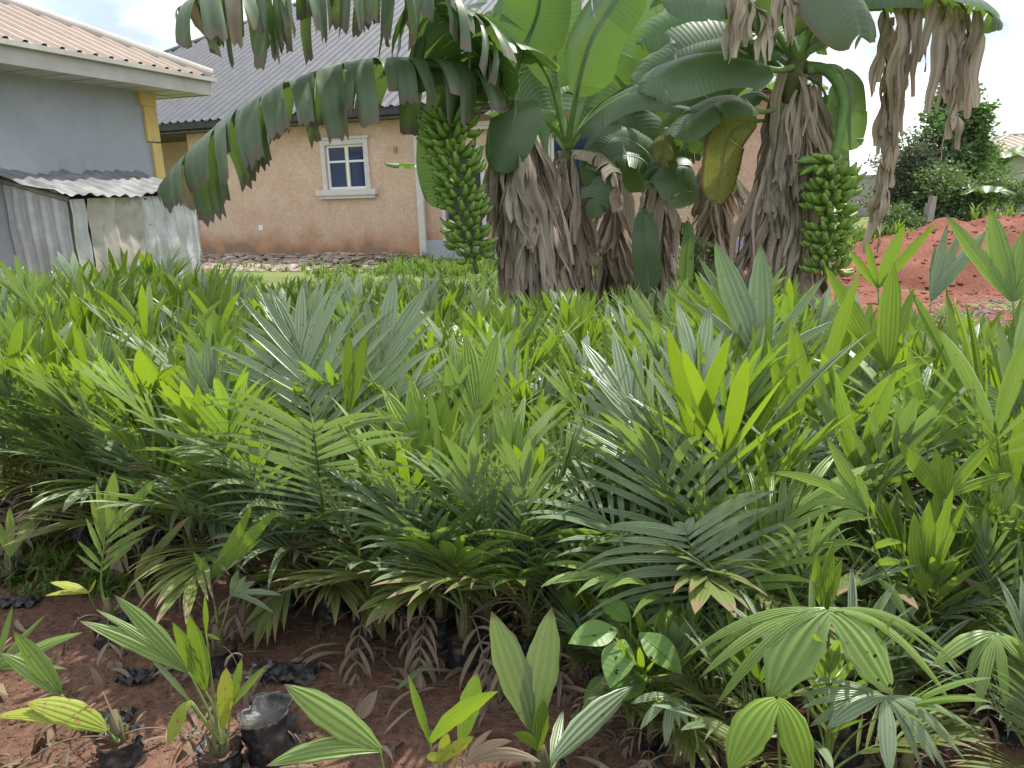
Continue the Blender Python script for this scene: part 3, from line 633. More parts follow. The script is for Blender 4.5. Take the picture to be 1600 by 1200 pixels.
mb = MB(); sheetcorr(mb, V((sx0-.01, SW, 0)), -Yv, Z, -X, SW-.02, zf-.0, .17, .016, 7, .02, True, .26); obj('side_sheet', mb, M['zinc'], shed)
mb = MB(); rl = math.hypot(SW+.1, zb-zf); RU = V((0, -(SW+.1), zb-zf+.06)).normalized(); sheetcorr(mb, V((sx0-.12, SW+.12, zf)), X, RU, V((0, .2, 1)), SL+.3, rl+.06, .16, .013, 2, .03, False); obj('roof_sheet', mb, M['zincroof'], shed)
for xx in (sx0+.03, sx0+SL*.405, sx0+SL*.79, sx1-.04, sx0+SL*.60):
    mb = MB(); mb.box((xx-.03, SW-.08, 0), (xx+.03, SW-.02, zf-.05)) ; obj('post', mb, M['rawwood'], shed, False)
mb = MB(); mb.box((sx0+SL*.40, SW-.4, .1), (sx0+SL*.8, SW-.35, zf-.06)); obj('inner_panel', mb, M['darkwood'], shed, False)
mb = MB(); mb.tube([V((sx1+.04, SW+.03, zf-.04)), V((sx1+.04, .02, zb-.02))], .03, 4); obj('rafter', mb, M['rawwood'], shed)

# ================= BANANAS =================
def banleaf(pts, hw, hint=Z, tear=.3, droop=.7, dvar=.2, dry=0, pet=.12, nst=64, nt=7, rnd=R, mats=('ban', 'midrib'), rr=.028, tipr=.15, basew=.35, sides=(1, 1), sweep=.25, lift=.25, len_var=.0, stripw=(2, 7), deadfrom=2.0):
    mb = MB(); P, Lr = resample(catmull([V(p) for p in pts], 10), nst)
    mb.tube([P[i] for i in range(0, nst+1, 2)], [rr*(1.25-1.1*i/nst) for i in range(0, nst+1, 2)], 6, 1, flat=.75)
    s0 = int(nst*pet)
    def frm(i):
        T = (P[min(i+1, nst)]-P[max(i-1, 0)]).normalized(); U = (hint-T*hint.dot(T)).normalized(); return T, U, T.cross(U).normalized()
    def wp(u): 
        u = min(max(u, 0), 1)
        a = basew+(1-basew)*math.sin(min(u/.22, 1)*PI/2); b = 1 if u < 1-tipr*2.2 else math.sqrt(max(0.0, 1-((u-(1-tipr*2.2))/(tipr*2.2))**2)); return max(.02, a*b*(1-.12*u))
    for si, sg in enumerate((-1, 1)):
        if not sides[si]: continue
        i = s0
        seg = []
        while i < nst:
            if rnd.random() < tear: n_ = rnd.randint(*stripw)
            else: n_ = rnd.randint(12, 24)
            j = min(nst, i+n_); seg.append((i, j)); i = j
        pd = 0
        for (i0, i1) in seg:
            torn = (i1-i0) <= stripw[1]
            dv = rnd.gauss(0, dvar) if (torn or tear > .4) else rnd.gauss(0, dvar*.3)
            ks = rnd.uniform(.02, .25) if torn else .0
            lv = 1-len_var*rnd.random(); tw = rnd.uniform(-.5, .5)*(1 if torn else .2)*(1+dry); tint = rnd.random(); fwd = rnd.uniform(-.12, .12)*tear
            rows = []; dz_ = (i0/nst+rnd.uniform(-.12, .12)) > deadfrom; 
            if dz_: lv *= rnd.uniform(.75, 1.15); ks += .15; dv += .15
            for i in range(i0, i1+1):
                T, U, S = frm(i); u = (i-s0)/(nst-s0); wd = hw*wp(u)*lv*(1+(.10*noise.noise(V((i*1.7, sg*3, hw*9)))+.05*math.sin(i*2.9) if torn else 0)); cen = P[(i0+i1)//2]
                p = P[i]+U*rr*.5; row = []
                for j in range(nt+1):
                    t = j/nt
                    row.append(mb.vert(p, (i/nst, t), tint))
                    a = -lift+(droop+dv)*(t+.5/nt)**.7*1.9
                    a = min(a, 1.62)
                    D = (G*.75-U*.25).normalized() if droop > .45 else -U
                    d = S*sg*math.cos(a)+D*math.sin(a)+T*(sweep*(1-t*.7)+fwd)
                    if dry or torn: d += T*math.sin(t*4+i0)*.10*tear*(1-.5*dry)+S*sg*math.sin(t*4+i0*3)*.35*dry*t+S.cross(T)*noise.noise(V((i0*.37, t*2.2, sg)))*.6*dry
                    d.normalize(); p = p+d*(wd/nt)
                    sh = ks*1.4/nt*(1+dry)
                    c2 = cen-P[i]; p = p+T*c2.dot(T)*sh*(1.5 if t > .6 else .7)
                    w_ = (i-(i0+i1)/2)/max(1, i1-i0)
                    p = p+D.cross(T).normalized()*0*w_+S*sg*w_*tw*wd*.12*t
                    if dry: p = p+V((noise.noise(p*9), noise.noise(p*9+V((7, 0, 0))), 0))*.018*dry
                rows.append(row)
            mb.grid(rows, 2 if dz_ else 0)
    return mb
def BL(root, pts, hw, name='leaf', mats=('ban', 'midrib'), **k):
    """pts: (px, py, Y)"""
    P = [at(*p)-root.location for p in pts]
    mb = banleaf(P, hw, mats=mats, **k)
    return obj(name, mb, [M[mats[0]], M[mats[1]]]+([M['ban_dry']] if 2 in mb.m else []), root)
def pseudostem(root, base, crown, r0, r1, n=14):
    mb = MB(); pts = [base.lerp(crown, i/n)+V((.02*math.sin(i*1.3), .02*math.cos(i*.9), 0)) for i in range(n+1)]
    mb.tube(pts, [r0+(r1-r0)*i/n+.008*math.sin(i*2.7) for i in range(n+1)], 14, 0)
    return obj('pseudostem', mb, M['pstem'], root)
def skirt(root, base, crown, r, n, spread, rnd, t0=.45, t1=1.0, lmin=.6, face=None, hw=(.07, .16)):
    """dead leaves hanging down around the stem"""
    for k in range(n):
        a = rnd.uniform(0, 2*PI); o = V((math.cos(a), math.sin(a), 0)); u = rnd.uniform(t0, t1)
        s = base.lerp(crown, u); zt = s.z; ln = min(zt-.12, rnd.uniform(lmin, lmin+.9)); bot = V((s.x, s.y, 0))*(.5)+V((base.x, base.y, 0))*.5
        sp = spread*rnd.uniform(.35, 1.0)
        pts = [s+o*r*.8, s+o*(r+.07)+V((0, 0, .03)), s*.5+bot*.5+o*(r+sp*.45)+V((0, 0, -s.z*.5+zt-ln*.45)), bot+o*(r+sp*.8)+V((0, 0, zt-ln))]
        pts[2].z = zt-ln*.5; pts[3].z = zt-ln
        mb = banleaf(pts, rnd.uniform(*hw), hint=o+V((rnd.uniform(-.5, .5), rnd.uniform(-.5, .5), .1)), tear=.55, droop=rnd.uniform(.3, .8), dvar=.35, dry=1, pet=.08, nst=26, nt=5, rnd=rnd, rr=.010, basew=.3, sweep=.75, lift=rnd.uniform(-.3, .3), stripw=(3, 7), tipr=.25)
        obj('dry_leaf', mb, [M['ban_dry'], M['midrib_dry']], root)
def drysheet(mb, p, out_, ln, w_, rnd, sp=.2):
    """one hanging folded dry sheet, narrow where it is attached and ragged below"""
    nc = 9; tn = V((-out_.y, out_.x, 0)); f = rnd.uniform(1.6, 3.2); ph = rnd.uniform(0, 6); rg = [rnd.uniform(.72, 1.06) for _ in range(nc+1)]; tint = rnd.random(); bend = rnd.uniform(-.35, .35); wid = rnd.uniform(.6, 1.1); rows = []
    off = V((rnd.uniform(0, 90), 0, 0))
    for j in range(10):
        t = j/9; row = []
        wv = w_*(.18+.82*t**wid)*(1-.25*max(0, t-.8)*5*rnd.uniform(.6, 1))
        for k in range(nc+1):
            u = k/nc*2-1; tl = t*rg[k]
            q = p+V((0, 0, -ln*tl))+out_*(sp*tl**.8*(1+.1*math.sin(ph+t*4)))+tn*(u*wv+bend*ln*tl*tl)+out_*(math.sin(u*f*2.2+ph+t*1.5)*wv*.42)
            q += V((noise.noise(q*5+off), noise.noise(q*5+off+V((3, 3, 3))), .5*noise.noise(q*6+off)))*.045*t
            row.append(mb.vert(q, (k/nc*.35, t), tint))
        rows.append(row)
    mb.grid(rows)
def sheets(root, crown, r, n, rnd, u0, u1, lens, ws, sp):
    for k in range(n):
        mb = MB()
        for q in range(3):
            u = rnd.uniform(u0, u1); a = rnd.uniform(0, 6.28); o = V((math.cos(a), math.sin(a), 0)); p = crown*u+o*r
            drysheet(mb, p, o, min(p.z-.05, rnd.uniform(*lens)), rnd.uniform(*ws), rnd, sp*rnd.uniform(.4, 1.3))
        mb.tube([p, p+o*.1+V((0, 0, -.3)), p+o*.16+V((0, 0, -min(.9, p.z-.05)))], [.012, .009, .004], 5, 1)
        obj('dry_leaf', mb, [M['ban_dry'], M['midrib_dry']], root)
def drystrips(root, base, crown, r, n, rnd, t0=.5, t1=1.0, spread=.2):
    """narrow sheath straps peeling from the stem, one mesh per strap bundle"""
    for k in range(n):
        mb = MB(); a = rnd.uniform(0, 2*PI)
        for q in range(5):
            aa = a+rnd.uniform(-.5, .5); o = V((math.cos(aa), math.sin(aa), 0)); s = base.lerp(crown, rnd.uniform(t0, t1)); ln = min(s.z-.1, rnd.uniform(.4, 1.2)); w_ = rnd.uniform(.012, .045)
            tn = V((-o.y, o.x, 0)); rows = []; ph = rnd.uniform(0, 6)
            for j in range(9):
                t = j/8; p = s+o*(r*1.05+spread*(t**.7)*rnd.uniform(.8, 1.05)*.5)+V((0, 0, -ln*t))+tn*.03*math.sin(t*5+ph)
                an = math.sin(t*4+ph)*.9; wv = w_*(1-.6*t*t)
                dirn = tn*math.cos(an)+o*math.sin(an)
                rows.append([mb.vert(p-dirn*wv, (.0+q*.1, t), .5), mb.vert(p+o*.008, (.04+q*.1, t), .5), mb.vert(p+dirn*wv, (.08+q*.1, t), .5)])
            mb.grid(rows)
        obj('dry_sheath', mb, M['ban_dry'], root)
def finger(mb, p, d, up, ln, r, bend=.9):
    bend *= .62
    n = 7; pts = []; q = p.copy(); d = d.normalized()
    for i in range(n+1):
        pts.append(q.copy()); q = q+d*ln/n; d = (d+up*bend/n).normalized()
    rad = [r*.38, r*.75, r, r*1.04, r, r*.88, r*.6, r*.25]
    mb.tube(pts, rad, 6, 0); e = pts[-1]; mb.tube([e-d*.003, e+d*.012], [r*.26, r*.2], 5, 1)
def bunch(root, path, nh, reach, rnd, flen=.15, fr=.0185, start=.12, hands_az=None):
    """path: fruit stalk world-local polyline; hands spiral down it"""
    P, Ls = resample(catmull(path, 10), 30)
    fb = obj('fruit_bunch', (lambda m: (m.tube(P, [.034-.014*i/30 for i in range(31)], 8), m)[1])(MB()), M['stalk'], root)
    for h in range(nh):
        u = start+(1-start-.04)*(h+.3)/nh; c = P[int(u*30)].lerp(P[min(30, int(u*30)+1)], u*30-int(u*30)); T = (P[min(30, int(u*30)+1)]-P[int(u*30)-1]).normalized()
        az = rnd.uniform(0, 6.28) if hands_az is None else hands_az[h % len(hands_az)]+rnd.uniform(-.25, .25)
        k = 1-.30*h/nh; mb = MB(); nf = rnd.randint(12, 15); tiltv = V((rnd.uniform(-.15, .15), rnd.uniform(-.15, .15), 0)); hk = rnd.uniform(.9, 1.12)
        A = V((1, 0, 0)); A = (A-T*A.dot(T)).normalized(); B = T.cross(A)
        for row in range(2):
            for i in range(nf//2+1):
                a = az+(i/(nf//2)-.5)*3.3+row*.2+rnd.uniform(-.09, .09); o = A*math.cos(a)+B*math.sin(a)
                st = c+o*(.035+reach*.30)+T*(.012-.036*row); 
                d = o*(1.0 if row else .8)+T*(.35 if row == 0 else .05)+V((rnd.uniform(-.14, .14), rnd.uniform(-.14, .14), rnd.uniform(-.12, .12)))+tiltv
                finger(mb, st, d, -T+V((0, 0, .4)), flen*k*hk*rnd.uniform(.82, 1.1), fr*k**.5*rnd.uniform(.92, 1.08), 1.9 if row else 1.6)
            if row == 0:
                mb.tube([c+(A*math.cos(az+q)+B*math.sin(az+q))*(.03+reach*.28) for q in [-1.95+3.9*z/10 for z in range(11)]], .016, 5, 2)
        obj('banana_hand', mb, [M['fruit'], M['fruit_tip'], M['stalk']], fb)
    return fb

def banroot(name, label, px, Y, group='banana plants along the far edge of the bed'):
    p = at(px, 400, Y); return thing(name, label, 'banana plant', (p.x, Y, 0), 0, group)
rb = random.Random(21)
# --- plant A : left bearing plant
A_ = banroot('banana_plant', 'banana plant with a long torn leaf reaching left and fruit bunch hanging on its left', 868, 7.5)
cA = at(800, 160, 7.35)-A_.location; bA = V((0, 0, 0))
pseudostem(A_, bA, cA, .13, .075)
skirt(A_, bA, cA, .10, 5, .42, rb, .35, .98, .8, hw=(.07, .13)); sheets(A_, cA, .11, 22, rb, .45, .97, (.45, 1.0), (.05, .12), .20); sheets(A_, cA, .11, 6, rb, .25, .5, (.4, .8), (.05, .12), .28)
drystrips(A_, bA, cA, .10, 12, rb, .4, 1.0, .35)
BL(A_, [(800, 160, 7.35), (770, 132, 7.2), (720, 108, 7.0), (640, 96, 6.8), (560, 98, 6.6), (480, 120, 6.45), (400, 158, 6.35), (320, 220, 6.3), (250, 295, 6.3)], .84, mats=('ban_torn', 'midrib'), tear=1.0, droop=1.0, dvar=.22, pet=.06, nst=96, rnd=rb, rr=.034, len_var=.35, stripw=(2, 8), lift=.25, sweep=.14, tipr=.1, deadfrom=.9)
BL(A_, [(800, 150, 7.35), (765, 100, 7.1), (715, 25, 6.8), (640, -45, 6.5), (540, -60, 6.3), (430, -40, 6.1), (340, -15, 6.0), (278, 18, 6.0)], .9, mats=('ban_torn', 'midrib'), tear=1.0, droop=1.0, dvar=.18, pet=.10, nst=110, rnd=rb, rr=.034, len_var=.45, stripw=(1, 4), lift=.15, sweep=.12, tipr=.1, deadfrom=.93)
BL(A_, [(795, 145, 7.3), (770, 110, 7.1), (725, 60, 6.85), (690, 20, 6.7), (655, -40, 6.5)], .46, tear=.2, droop=.5, dvar=.15, pet=.12, hint=V((-.7, -.8, .5)), rnd=rb, rr=.03, tipr=.1, lift=.1)
BL(A_, [(803, 158, 7.3), (806, 172, 7.15), (795, 215, 7.1), (776, 268, 7.12)], .25, tear=.0, droop=.25, dvar=.05, pet=.05, hint=V((-.15, -1, .25)), rnd=rb, rr=.012, tipr=.25, lift=.0, basew=.7)
BL(A_, [(800, 160, 7.4), (730, 168, 7.3), (690, 205, 7.28), (684, 325, 7.28)], .22, tear=.0, droop=.2, dvar=.05, pet=.3, hint=V((.25, -1, .25)), rnd=rb, rr=.014, tipr=.22, lift=.0)
BL(A_, [(795, 150, 7.4), (730, 140, 7.2), (712, 170, 7.12), (716, 215, 7.1)], .10, tear=.0, droop=.9, dvar=.05, pet=.1, hint=V((-.2, -1, .1)), rnd=rb, rr=.02, tipr=.22)
BL(A_, [(798, 150, 7.4), (812, 90, 7.4), (840, 20, 7.3), (850, -60, 7.1)], .34, tear=.1, droop=.4, pet=.25, hint=V((.3, -.9, .3)), rnd=rb)
BL(A_, [(690, 275, 7.45), (650, 258, 7.4), (600, 255, 7.35)], .10, mats=('ban_light', 'midrib'), tear=.8, droop=.6, pet=.02, rnd=rb, rr=.008)
stk = [at(792, 150, 7.3), at(755, 128, 7.15), at(715, 140, 7.05), at(703, 200, 7.02), at(712, 260, 7.0), at(728, 340, 6.98), at(745, 428, 6.98)]
bunch(A_, [p-A_.location for p in stk], 10, .21, rb, .20, .028, .38, [.6, 2.5, 1.5])
# --- plant B : taller leafy one in the middle
B_ = banroot('banana_plant', 'leafy banana plant without fruit, just right of the stem with the left fruit bunch', 908, 8.2)
cB = at(886, 235, 8.1)-B_.location; pseudostem(B_, V((0, 0, 0)), cB, .12, .08)
skirt(B_, V((0, 0, 0)), cB, .1, 3, .3, rb, .5, 1.0, .7); sheets(B_, cB, .1, 9, rb, .4, 1.0, (.4, .9), (.04, .10), .18); drystrips(B_, V((0, 0, 0)), cB, .1, 6, rb)
q0 = (886, 235, 8.1)
BL(B_, [q0, (868, 160, 7.9), (850, 110, 7.5), (800, 62, 7.0), (742, 62, 6.8)], .30, mats=('ban_light', 'midrib'), tear=.15, droop=.25, pet=.52, hint=V((-.1, -.8, .9)), rnd=rb, rr=.018, tipr=.2, basew=.6)
BL(B_, [q0, (876, 170, 8.1), (868, 90, 8.1), (862, -60, 8.0)], .32, mats=('ban_light', 'midrib'), tear=.1, droop=.3, pet=.35, hint=V((.2, -1, .2)), rnd=rb)
BL(B_, [q0, (900, 150, 7.8), (925, 60, 7.5), (975, -20, 7.2), (1010, -60, 7)], .36, tear=.1, droop=.45, pet=.3, hint=V((-.5, -.9, .4)), rnd=rb)
BL(B_, [q0, (905, 205, 7.9), (950, 165, 7.6), (1010, 140, 7.3), (1075, 150, 7.1), (1110, 180, 7.0)], .25, tear=.1, droop=.5, pet=.18, hint=V((-.3, -.75, .75)), rnd=rb, rr=.02)
BL(B_, [q0, (925, 130, 8.3), (960, 90, 8.3), (1000, 10, 8.3), (1010, -40, 8.3)], .30, mats=('ban_light', 'midrib'), tear=.2, droop=.35, pet=.25, hint=V((-.2, -1, .2)), rnd=rb)
BL(B_, [q0, (930, 190, 8.3), (985, 185, 8.3), (1010, 240, 8.2), (1000, 300, 8.2)], .34, tear=.2, droop=.6, pet=.2, hint=V((-.2, -.9, .5)), rnd=rb)
BL(B_, [q0, (850, 180, 8.4), (840, 120, 8.6), (800, 60, 8.7), (760, 20, 8.8)], .34, tear=.2, droop=.4, pet=.2, hint=V((.2, -1, .4)), rnd=rb)
BL(B_, [q0, (865, 200, 8.0), (845, 190, 7.8), (838, 230, 7.7), (845, 300, 7.7)], .14, mats=('ban_light', 'midrib'), tear=.3, droop=.5, pet=.15, hint=V((-.2, -1, .3)), rnd=rb, rr=.012)
BL(B_, [q0, (930, 240, 7.8), (960, 270, 7.6), (970, 330, 7.6)], .16, mats=('ban_dry', 'midrib_dry'), name='dry_leaf', tear=.8, droop=.9, dry=1, pet=.1, rnd=rb, rr=.01)
# --- plant C : low young one in the shade
C_ = banroot('banana_plant', 'low young banana plant in the shade between the two fruiting banana plants', 1030, 8.0)
cC = at(1030, 285, 8.0)-C_.location; pseudostem(C_, V((0, 0, 0)), cC, .08, .045)
sheets(C_, cC, .05, 8, rb, .5, 1.0, (.3, .8), (.03, .08), .2); drystrips(C_, V((0, 0, 0)), cC, .05, 10, rb, .6, 1.15, .35)
q0 = (1030, 285, 8.0)
BL(C_, [q0, (1034, 262, 7.8), (1050, 268, 7.6), (1072, 322, 7.5)], .24, tear=.1, droop=.5, pet=.1, hint=V((-.1, -.9, .5)), rnd=rb, rr=.012, tipr=.25)
BL(C_, [(1015, 470, 7.7), (1012, 430, 7.7), (1008, 380, 7.7), (1006, 325, 7.8)], .15, tear=.0, droop=.2, pet=.08, hint=V((0, -1, .1)), rnd=rb, rr=.010, tipr=.25, name='leaf')
BL(C_, [(1070, 470, 7.8), (1072, 410, 7.8), (1076, 370, 7.8), (1074, 345, 7.8)], .08, mats=('ban_light', 'midrib'), tear=.0, droop=.2, pet=.08, hint=V((0, -1, .1)), rnd=rb, rr=.006, tipr=.25)
BL(C_, [q0, (1010, 240, 8.1), (965, 215, 8.0), (940, 240, 7.9), (930, 290, 7.9)], .26, tear=.15, droop=.6, pet=.12, hint=V((0, -.9, .5)), rnd=rb)
BL(C_, [q0, (1060, 220, 8.2), (1105, 205, 8.1), (1150, 235, 8.0)], .22, mats=('ban_light', 'midrib'), tear=.2, droop=.6, pet=.2, hint=V((0, -.8, .7)), rnd=rb)
BL(C_, [q0, (1045, 230, 7.9), (1040, 200, 7.6), (1036, 215, 7.4), (1040, 262, 7.3)], .15, mats=('ban_old', 'midrib_dry'), name='dry_leaf', tear=.6, droop=.9, dry=.8, pet=.2, rnd=rb, rr=.01)
BL(C_, [q0, (1020, 230, 8.4), (1015, 160, 8.5), (1020, 60, 8.6)], .25, mats=('ban_light', 'midrib'), tear=.1, droop=.3, pet=.3, hint=V((0, -1, .2)), rnd=rb)
# --- plant D : right bearing plant
D_ = banroot('banana_plant', 'large thatched banana plant with dead hanging leaves and fruit bunch on its right', 1215, 7.1)
cD = at(1248, 95, 7.0)-D_.location; pseudostem(D_, V((0, 0, 0)), cD, .15, .10)
skirt(D_, V((0, 0, 0)), cD, .13, 5, .40, rb, .4, .95, .8, hw=(.08, .14)); sheets(D_, cD, .13, 26, rb, .42, .97, (.5, 1.1), (.05, .13), .18); sheets(D_, cD, .14, 6, rb, .25, .5, (.4, .8), (.05, .13), .26); drystrips(D_, V((0, 0, 0)), cD, .13, 14, rb, .4, 1.0, .35)
q0 = (1248, 100, 7.0)
BL(D_, [q0, (1225, 20, 6.7), (1235, -60, 6.3), (1290, -50, 6.0), (1330, 10, 5.9), (1345, 60, 5.9)], .42, mats=('ban_torn', 'midrib'), tear=.6, droop=.9, dvar=.15, pet=.2, hint=V((-.3, -.6, .9)), rnd=rb, rr=.03, stripw=(4, 9))
BL(D_, [q0, (1205, 40, 6.9), (1150, -20, 6.6), (1090, -30, 6.3), (1030, 0, 6.2)], .45, tear=.2, droop=.75, pet=.2, hint=V((0, -.6, .9)), rnd=rb, rr=.03)
BL(D_, [q0, (1215, 110, 6.8), (1160, 95, 6.6), (1100, 100, 6.4), (1035, 125, 6.3), (1010, 150, 6.3)], .32, tear=.15, droop=.55, pet=.25, hint=V((0, -.7, .8)), rnd=rb, rr=.024)
BL(D_, [(1240, 160, 7.0), (1190, 175, 6.9), (1150, 155, 6.8), (1100, 170, 6.7), (1050, 215, 6.6)], .24, tear=.3, droop=.5, pet=.3, hint=V((0, -.5, .9)), rnd=rb, rr=.02)
BL(D_, [(1235, 190, 7.1), (1175, 190, 7.1), (1140, 210, 7.1), (1128, 262, 7.1), (1120, 318, 7.1)], .20, mats=('ban_old', 'midrib'), tear=.25, droop=.45, pet=.25, hint=V((.1, -1, .3)), rnd=rb, rr=.016)
BL(D_, [(1235, 180, 7.1), (1180, 150, 7.3), (1130, 180, 7.5), (1090, 240, 7.6)], .24, tear=.2, droop=.6, pet=.25, hint=V((0, -.7, .7)), rnd=rb, rr=.018)
BL(D_, [q0, (1190, 30, 7.3), (1160, -20, 7.5), (1130, -60, 7.7)], .42, tear=.1, droop=.5, pet=.1, hint=V((.2, -1, .4)), rnd=rb)
BL(D_, [q0, (1270, 40, 6.9), (1310, -10, 6.7), (1380, -22, 6.5), (1460, -18, 6.4), (1520, 0, 6.3), (1565, 40, 6.3)], .30, tear=.5, droop=.95, pet=.12, rnd=rb, rr=.03, mats=('ban', 'midrib'), stripw=(3, 6))
# dead leaves hanging from the right hand side
def ribbon(mb, p, ln, w_, rnd, out=V((0, 0, 0)), n=11, tint=.5):
    a = rnd.uniform(0, 6.28); tn = V((math.cos(a), math.sin(a), 0)); rows = []; ph = rnd.uniform(0, 6); tws = rnd.uniform(-1.6, 1.6); q = p.copy(); sd3 = V((rnd.uniform(0, 99), 0, 0))
    for j in range(n):
        t = j/(n-1); q = q+(V((0, 0, -1))+out*(1-t)+V((noise.noise(V((t*3, ph, 0))), noise.noise(V((t*3, ph, 9))), 0))*.45).normalized()*ln/(n-1)
        an = a+tws*t+.5*math.sin(t*6+ph); dr = V((math.cos(an), math.sin(an), 0)); o2 = V((-dr.y, dr.x, 0)); wv = w_*(.35+.65*math.sin(min(1, t*4)*PI/2))*(1-.55*t**3)*(1+.3*noise.noise(V((t*5, ph, 3))))
        cu = .35+.3*math.sin(t*5+ph)
        rows.append([mb.vert(q-dr*wv+o2*wv*cu, (ph/6, t), tint), mb.vert(q-dr*wv*.3, (ph/6+.02, t), tint), mb.vert(q+dr*wv*.35+o2*wv*.1, (ph/6+.04, t), tint), mb.vert(q+dr*wv+o2*wv*cu, (ph/6+.06, t), tint)])
    mb.grid(rows)
def hangdead(root, pts, n, lens, widths, rnd, t0=.2):
    P = [at(*p)-root.location for p in pts]; Q, _ = resample(catmull(P, 8), 30); mb = MB(); mb.tube(Q, [.014-.009*i/30 for i in range(31)], 5, 1)
    for k in range(n):
        u = t0+(1-t0)*k/n; i = int(u*30); T = (Q[min(i+1, 30)]-Q[i-1]).normalized(); side = V((rnd.uniform(-1, 1), rnd.uniform(-.7, .7), 0))
        ribbon(mb, Q[i]+V((rnd.uniform(-.02, .02), rnd.uniform(-.02, .02), 0)), rnd.uniform(*lens)*(1-.25*u), rnd.uniform(*widths), rnd, side*rnd.uniform(.1, .5), tint=rnd.random())
    obj('dry_leaf', mb, [M['ban_dry'], M['midrib_dry']], root)
hangdead(D_, [(1330, 10, 6.7), (1375, 5, 6.6), (1385, 60, 6.6), (1386, 200, 6.6), (1374, 330, 6.6)], 34, (.3, .6), (.018, .05), rb, .15)
hangdead(D_, [(1345, 0, 6.8), (1398, 15, 6.7), (1402, 120, 6.7), (1380, 270, 6.7)], 26, (.25, .55), (.02, .05), rb, .15)
hangdead(D_, [(1400, -14, 6.45), (1440, -12, 6.4), (1480, -8, 6.4), (1520, -2, 6.35), (1545, 10, 6.3)], 13, (.5, .95), (.03, .055), rb, 0)
hangdead(D_, [(1440, -10, 6.4), (1475, 12, 6.4), (1484, 90, 6.4), (1492, 190, 6.4)], 18, (.25, .5), (.018, .045), rb, .1)
hangdead(D_, [(1470, -10, 6.4), (1505, 10, 6.4), (1512, 60, 6.4), (1505, 130, 6.4)], 13, (.25, .45), (.02, .05), rb, .1)
hangdead(D_, [(1140, -30, 6.2), (1165, -5, 6.1), (1180, 10, 6.1), (1200, 20, 6.0)], 12, (.25, .5), (.02, .045), rb, 0)
hangdead(D_, [(1215, -40, 6.0), (1235, -5, 5.95), (1250, 5, 5.95)], 8, (.25, .45), (.02, .045), rb, 0)
BL(D_, [q0, (1300, 30, 6.9), (1340, -20, 6.9), (1400, -40, 7.0)], .3, tear=.3, droop=.7, pet=.1, rnd=rb)
for (u0, du, sp) in ((.62, .3, .25), (.45, .3, .35), (.75, .2, .15)):
    mb = MB()
    for k in range(26):
        u = rb.uniform(u0, u0+du); a = rb.uniform(0, 6.28); o = V((math.cos(a), math.sin(a), 0)); p = cD*u+o*.14; ribbon(mb, p, min(p.z-.1, rb.uniform(.5, 1.2)), rb.uniform(.02, .06), rb, o*sp*rb.uniform(.4, 1.6), tint=rb.random())
    obj('dry_leaf', mb, [M['ban_dry'], M['midrib_dry']], D_)
    mb = MB()
    for k in range(26):
        u = rb.uniform(u0, u0+du); a = rb.uniform(0, 6.28); o = V((math.cos(a), math.sin(a), 0)); p = cA*u+o*.12; ribbon(mb, p, min(p.z-.1, rb.uniform(.5, 1.2)), rb.uniform(.02, .055), rb, o*sp*rb.uniform(.4, 1.8), tint=rb.random())
    obj('dry_leaf', mb, [M['ban_dry'], M['midrib_dry']], A_)
BL(D_, [(1262, 110, 6.9), (1310, 108, 6.8), (1325, 150, 6.75), (1330, 235, 6.75)], .16, mats=('ban_light', 'midrib'), tear=.0, droop=.35, pet=.3, hint=V((-.1, -1, .1)), rnd=rb, rr=.03, tipr=.2)
BL(D_, [(1262, 120, 7.0), (1290, 150, 7.0), (1280, 230, 7.0), (1292, 330, 7.0)], .30, tear=.1, droop=.3, pet=.2, hint=V((0, -1, .1)), rnd=rb, rr=.012, tipr=.2)
mb = MB(); P, _ = resample(catmull([at(1262, 105, 6.95)-D_.location, at(1295, 112, 6.8)-D_.location, at(1318, 150, 6.65)-D_.location, at(1314, 200, 6.58)-D_.location, at(1302, 250, 6.55)-D_.location], 10), 20)
mb.tube(P, [.05-.014*i/20 for i in range(21)], 9); obj('fruit_stalk', mb, M['stalk'], D_)
stk = [at(1302, 250, 6.55), at(1298, 300, 6.55), at(1295, 370, 6.55), at(1288, 440, 6.55)]
bunch(D_, [p-D_.location for p in stk], 9, .19, rb, .18, .027, .0, [2.4, .7, 1.6])
mb = MB(); e = at(1288, 440, 6.55)-D_.location
for k, ob_ in enumerate((0,)):
    mb.tube([e, e+V((0, 0, -.05)), e+V((.0, 0, -.11))], [.02, .035, .008], 8)
obj('bud_stump', mb, M['fruit_tip'], D_)
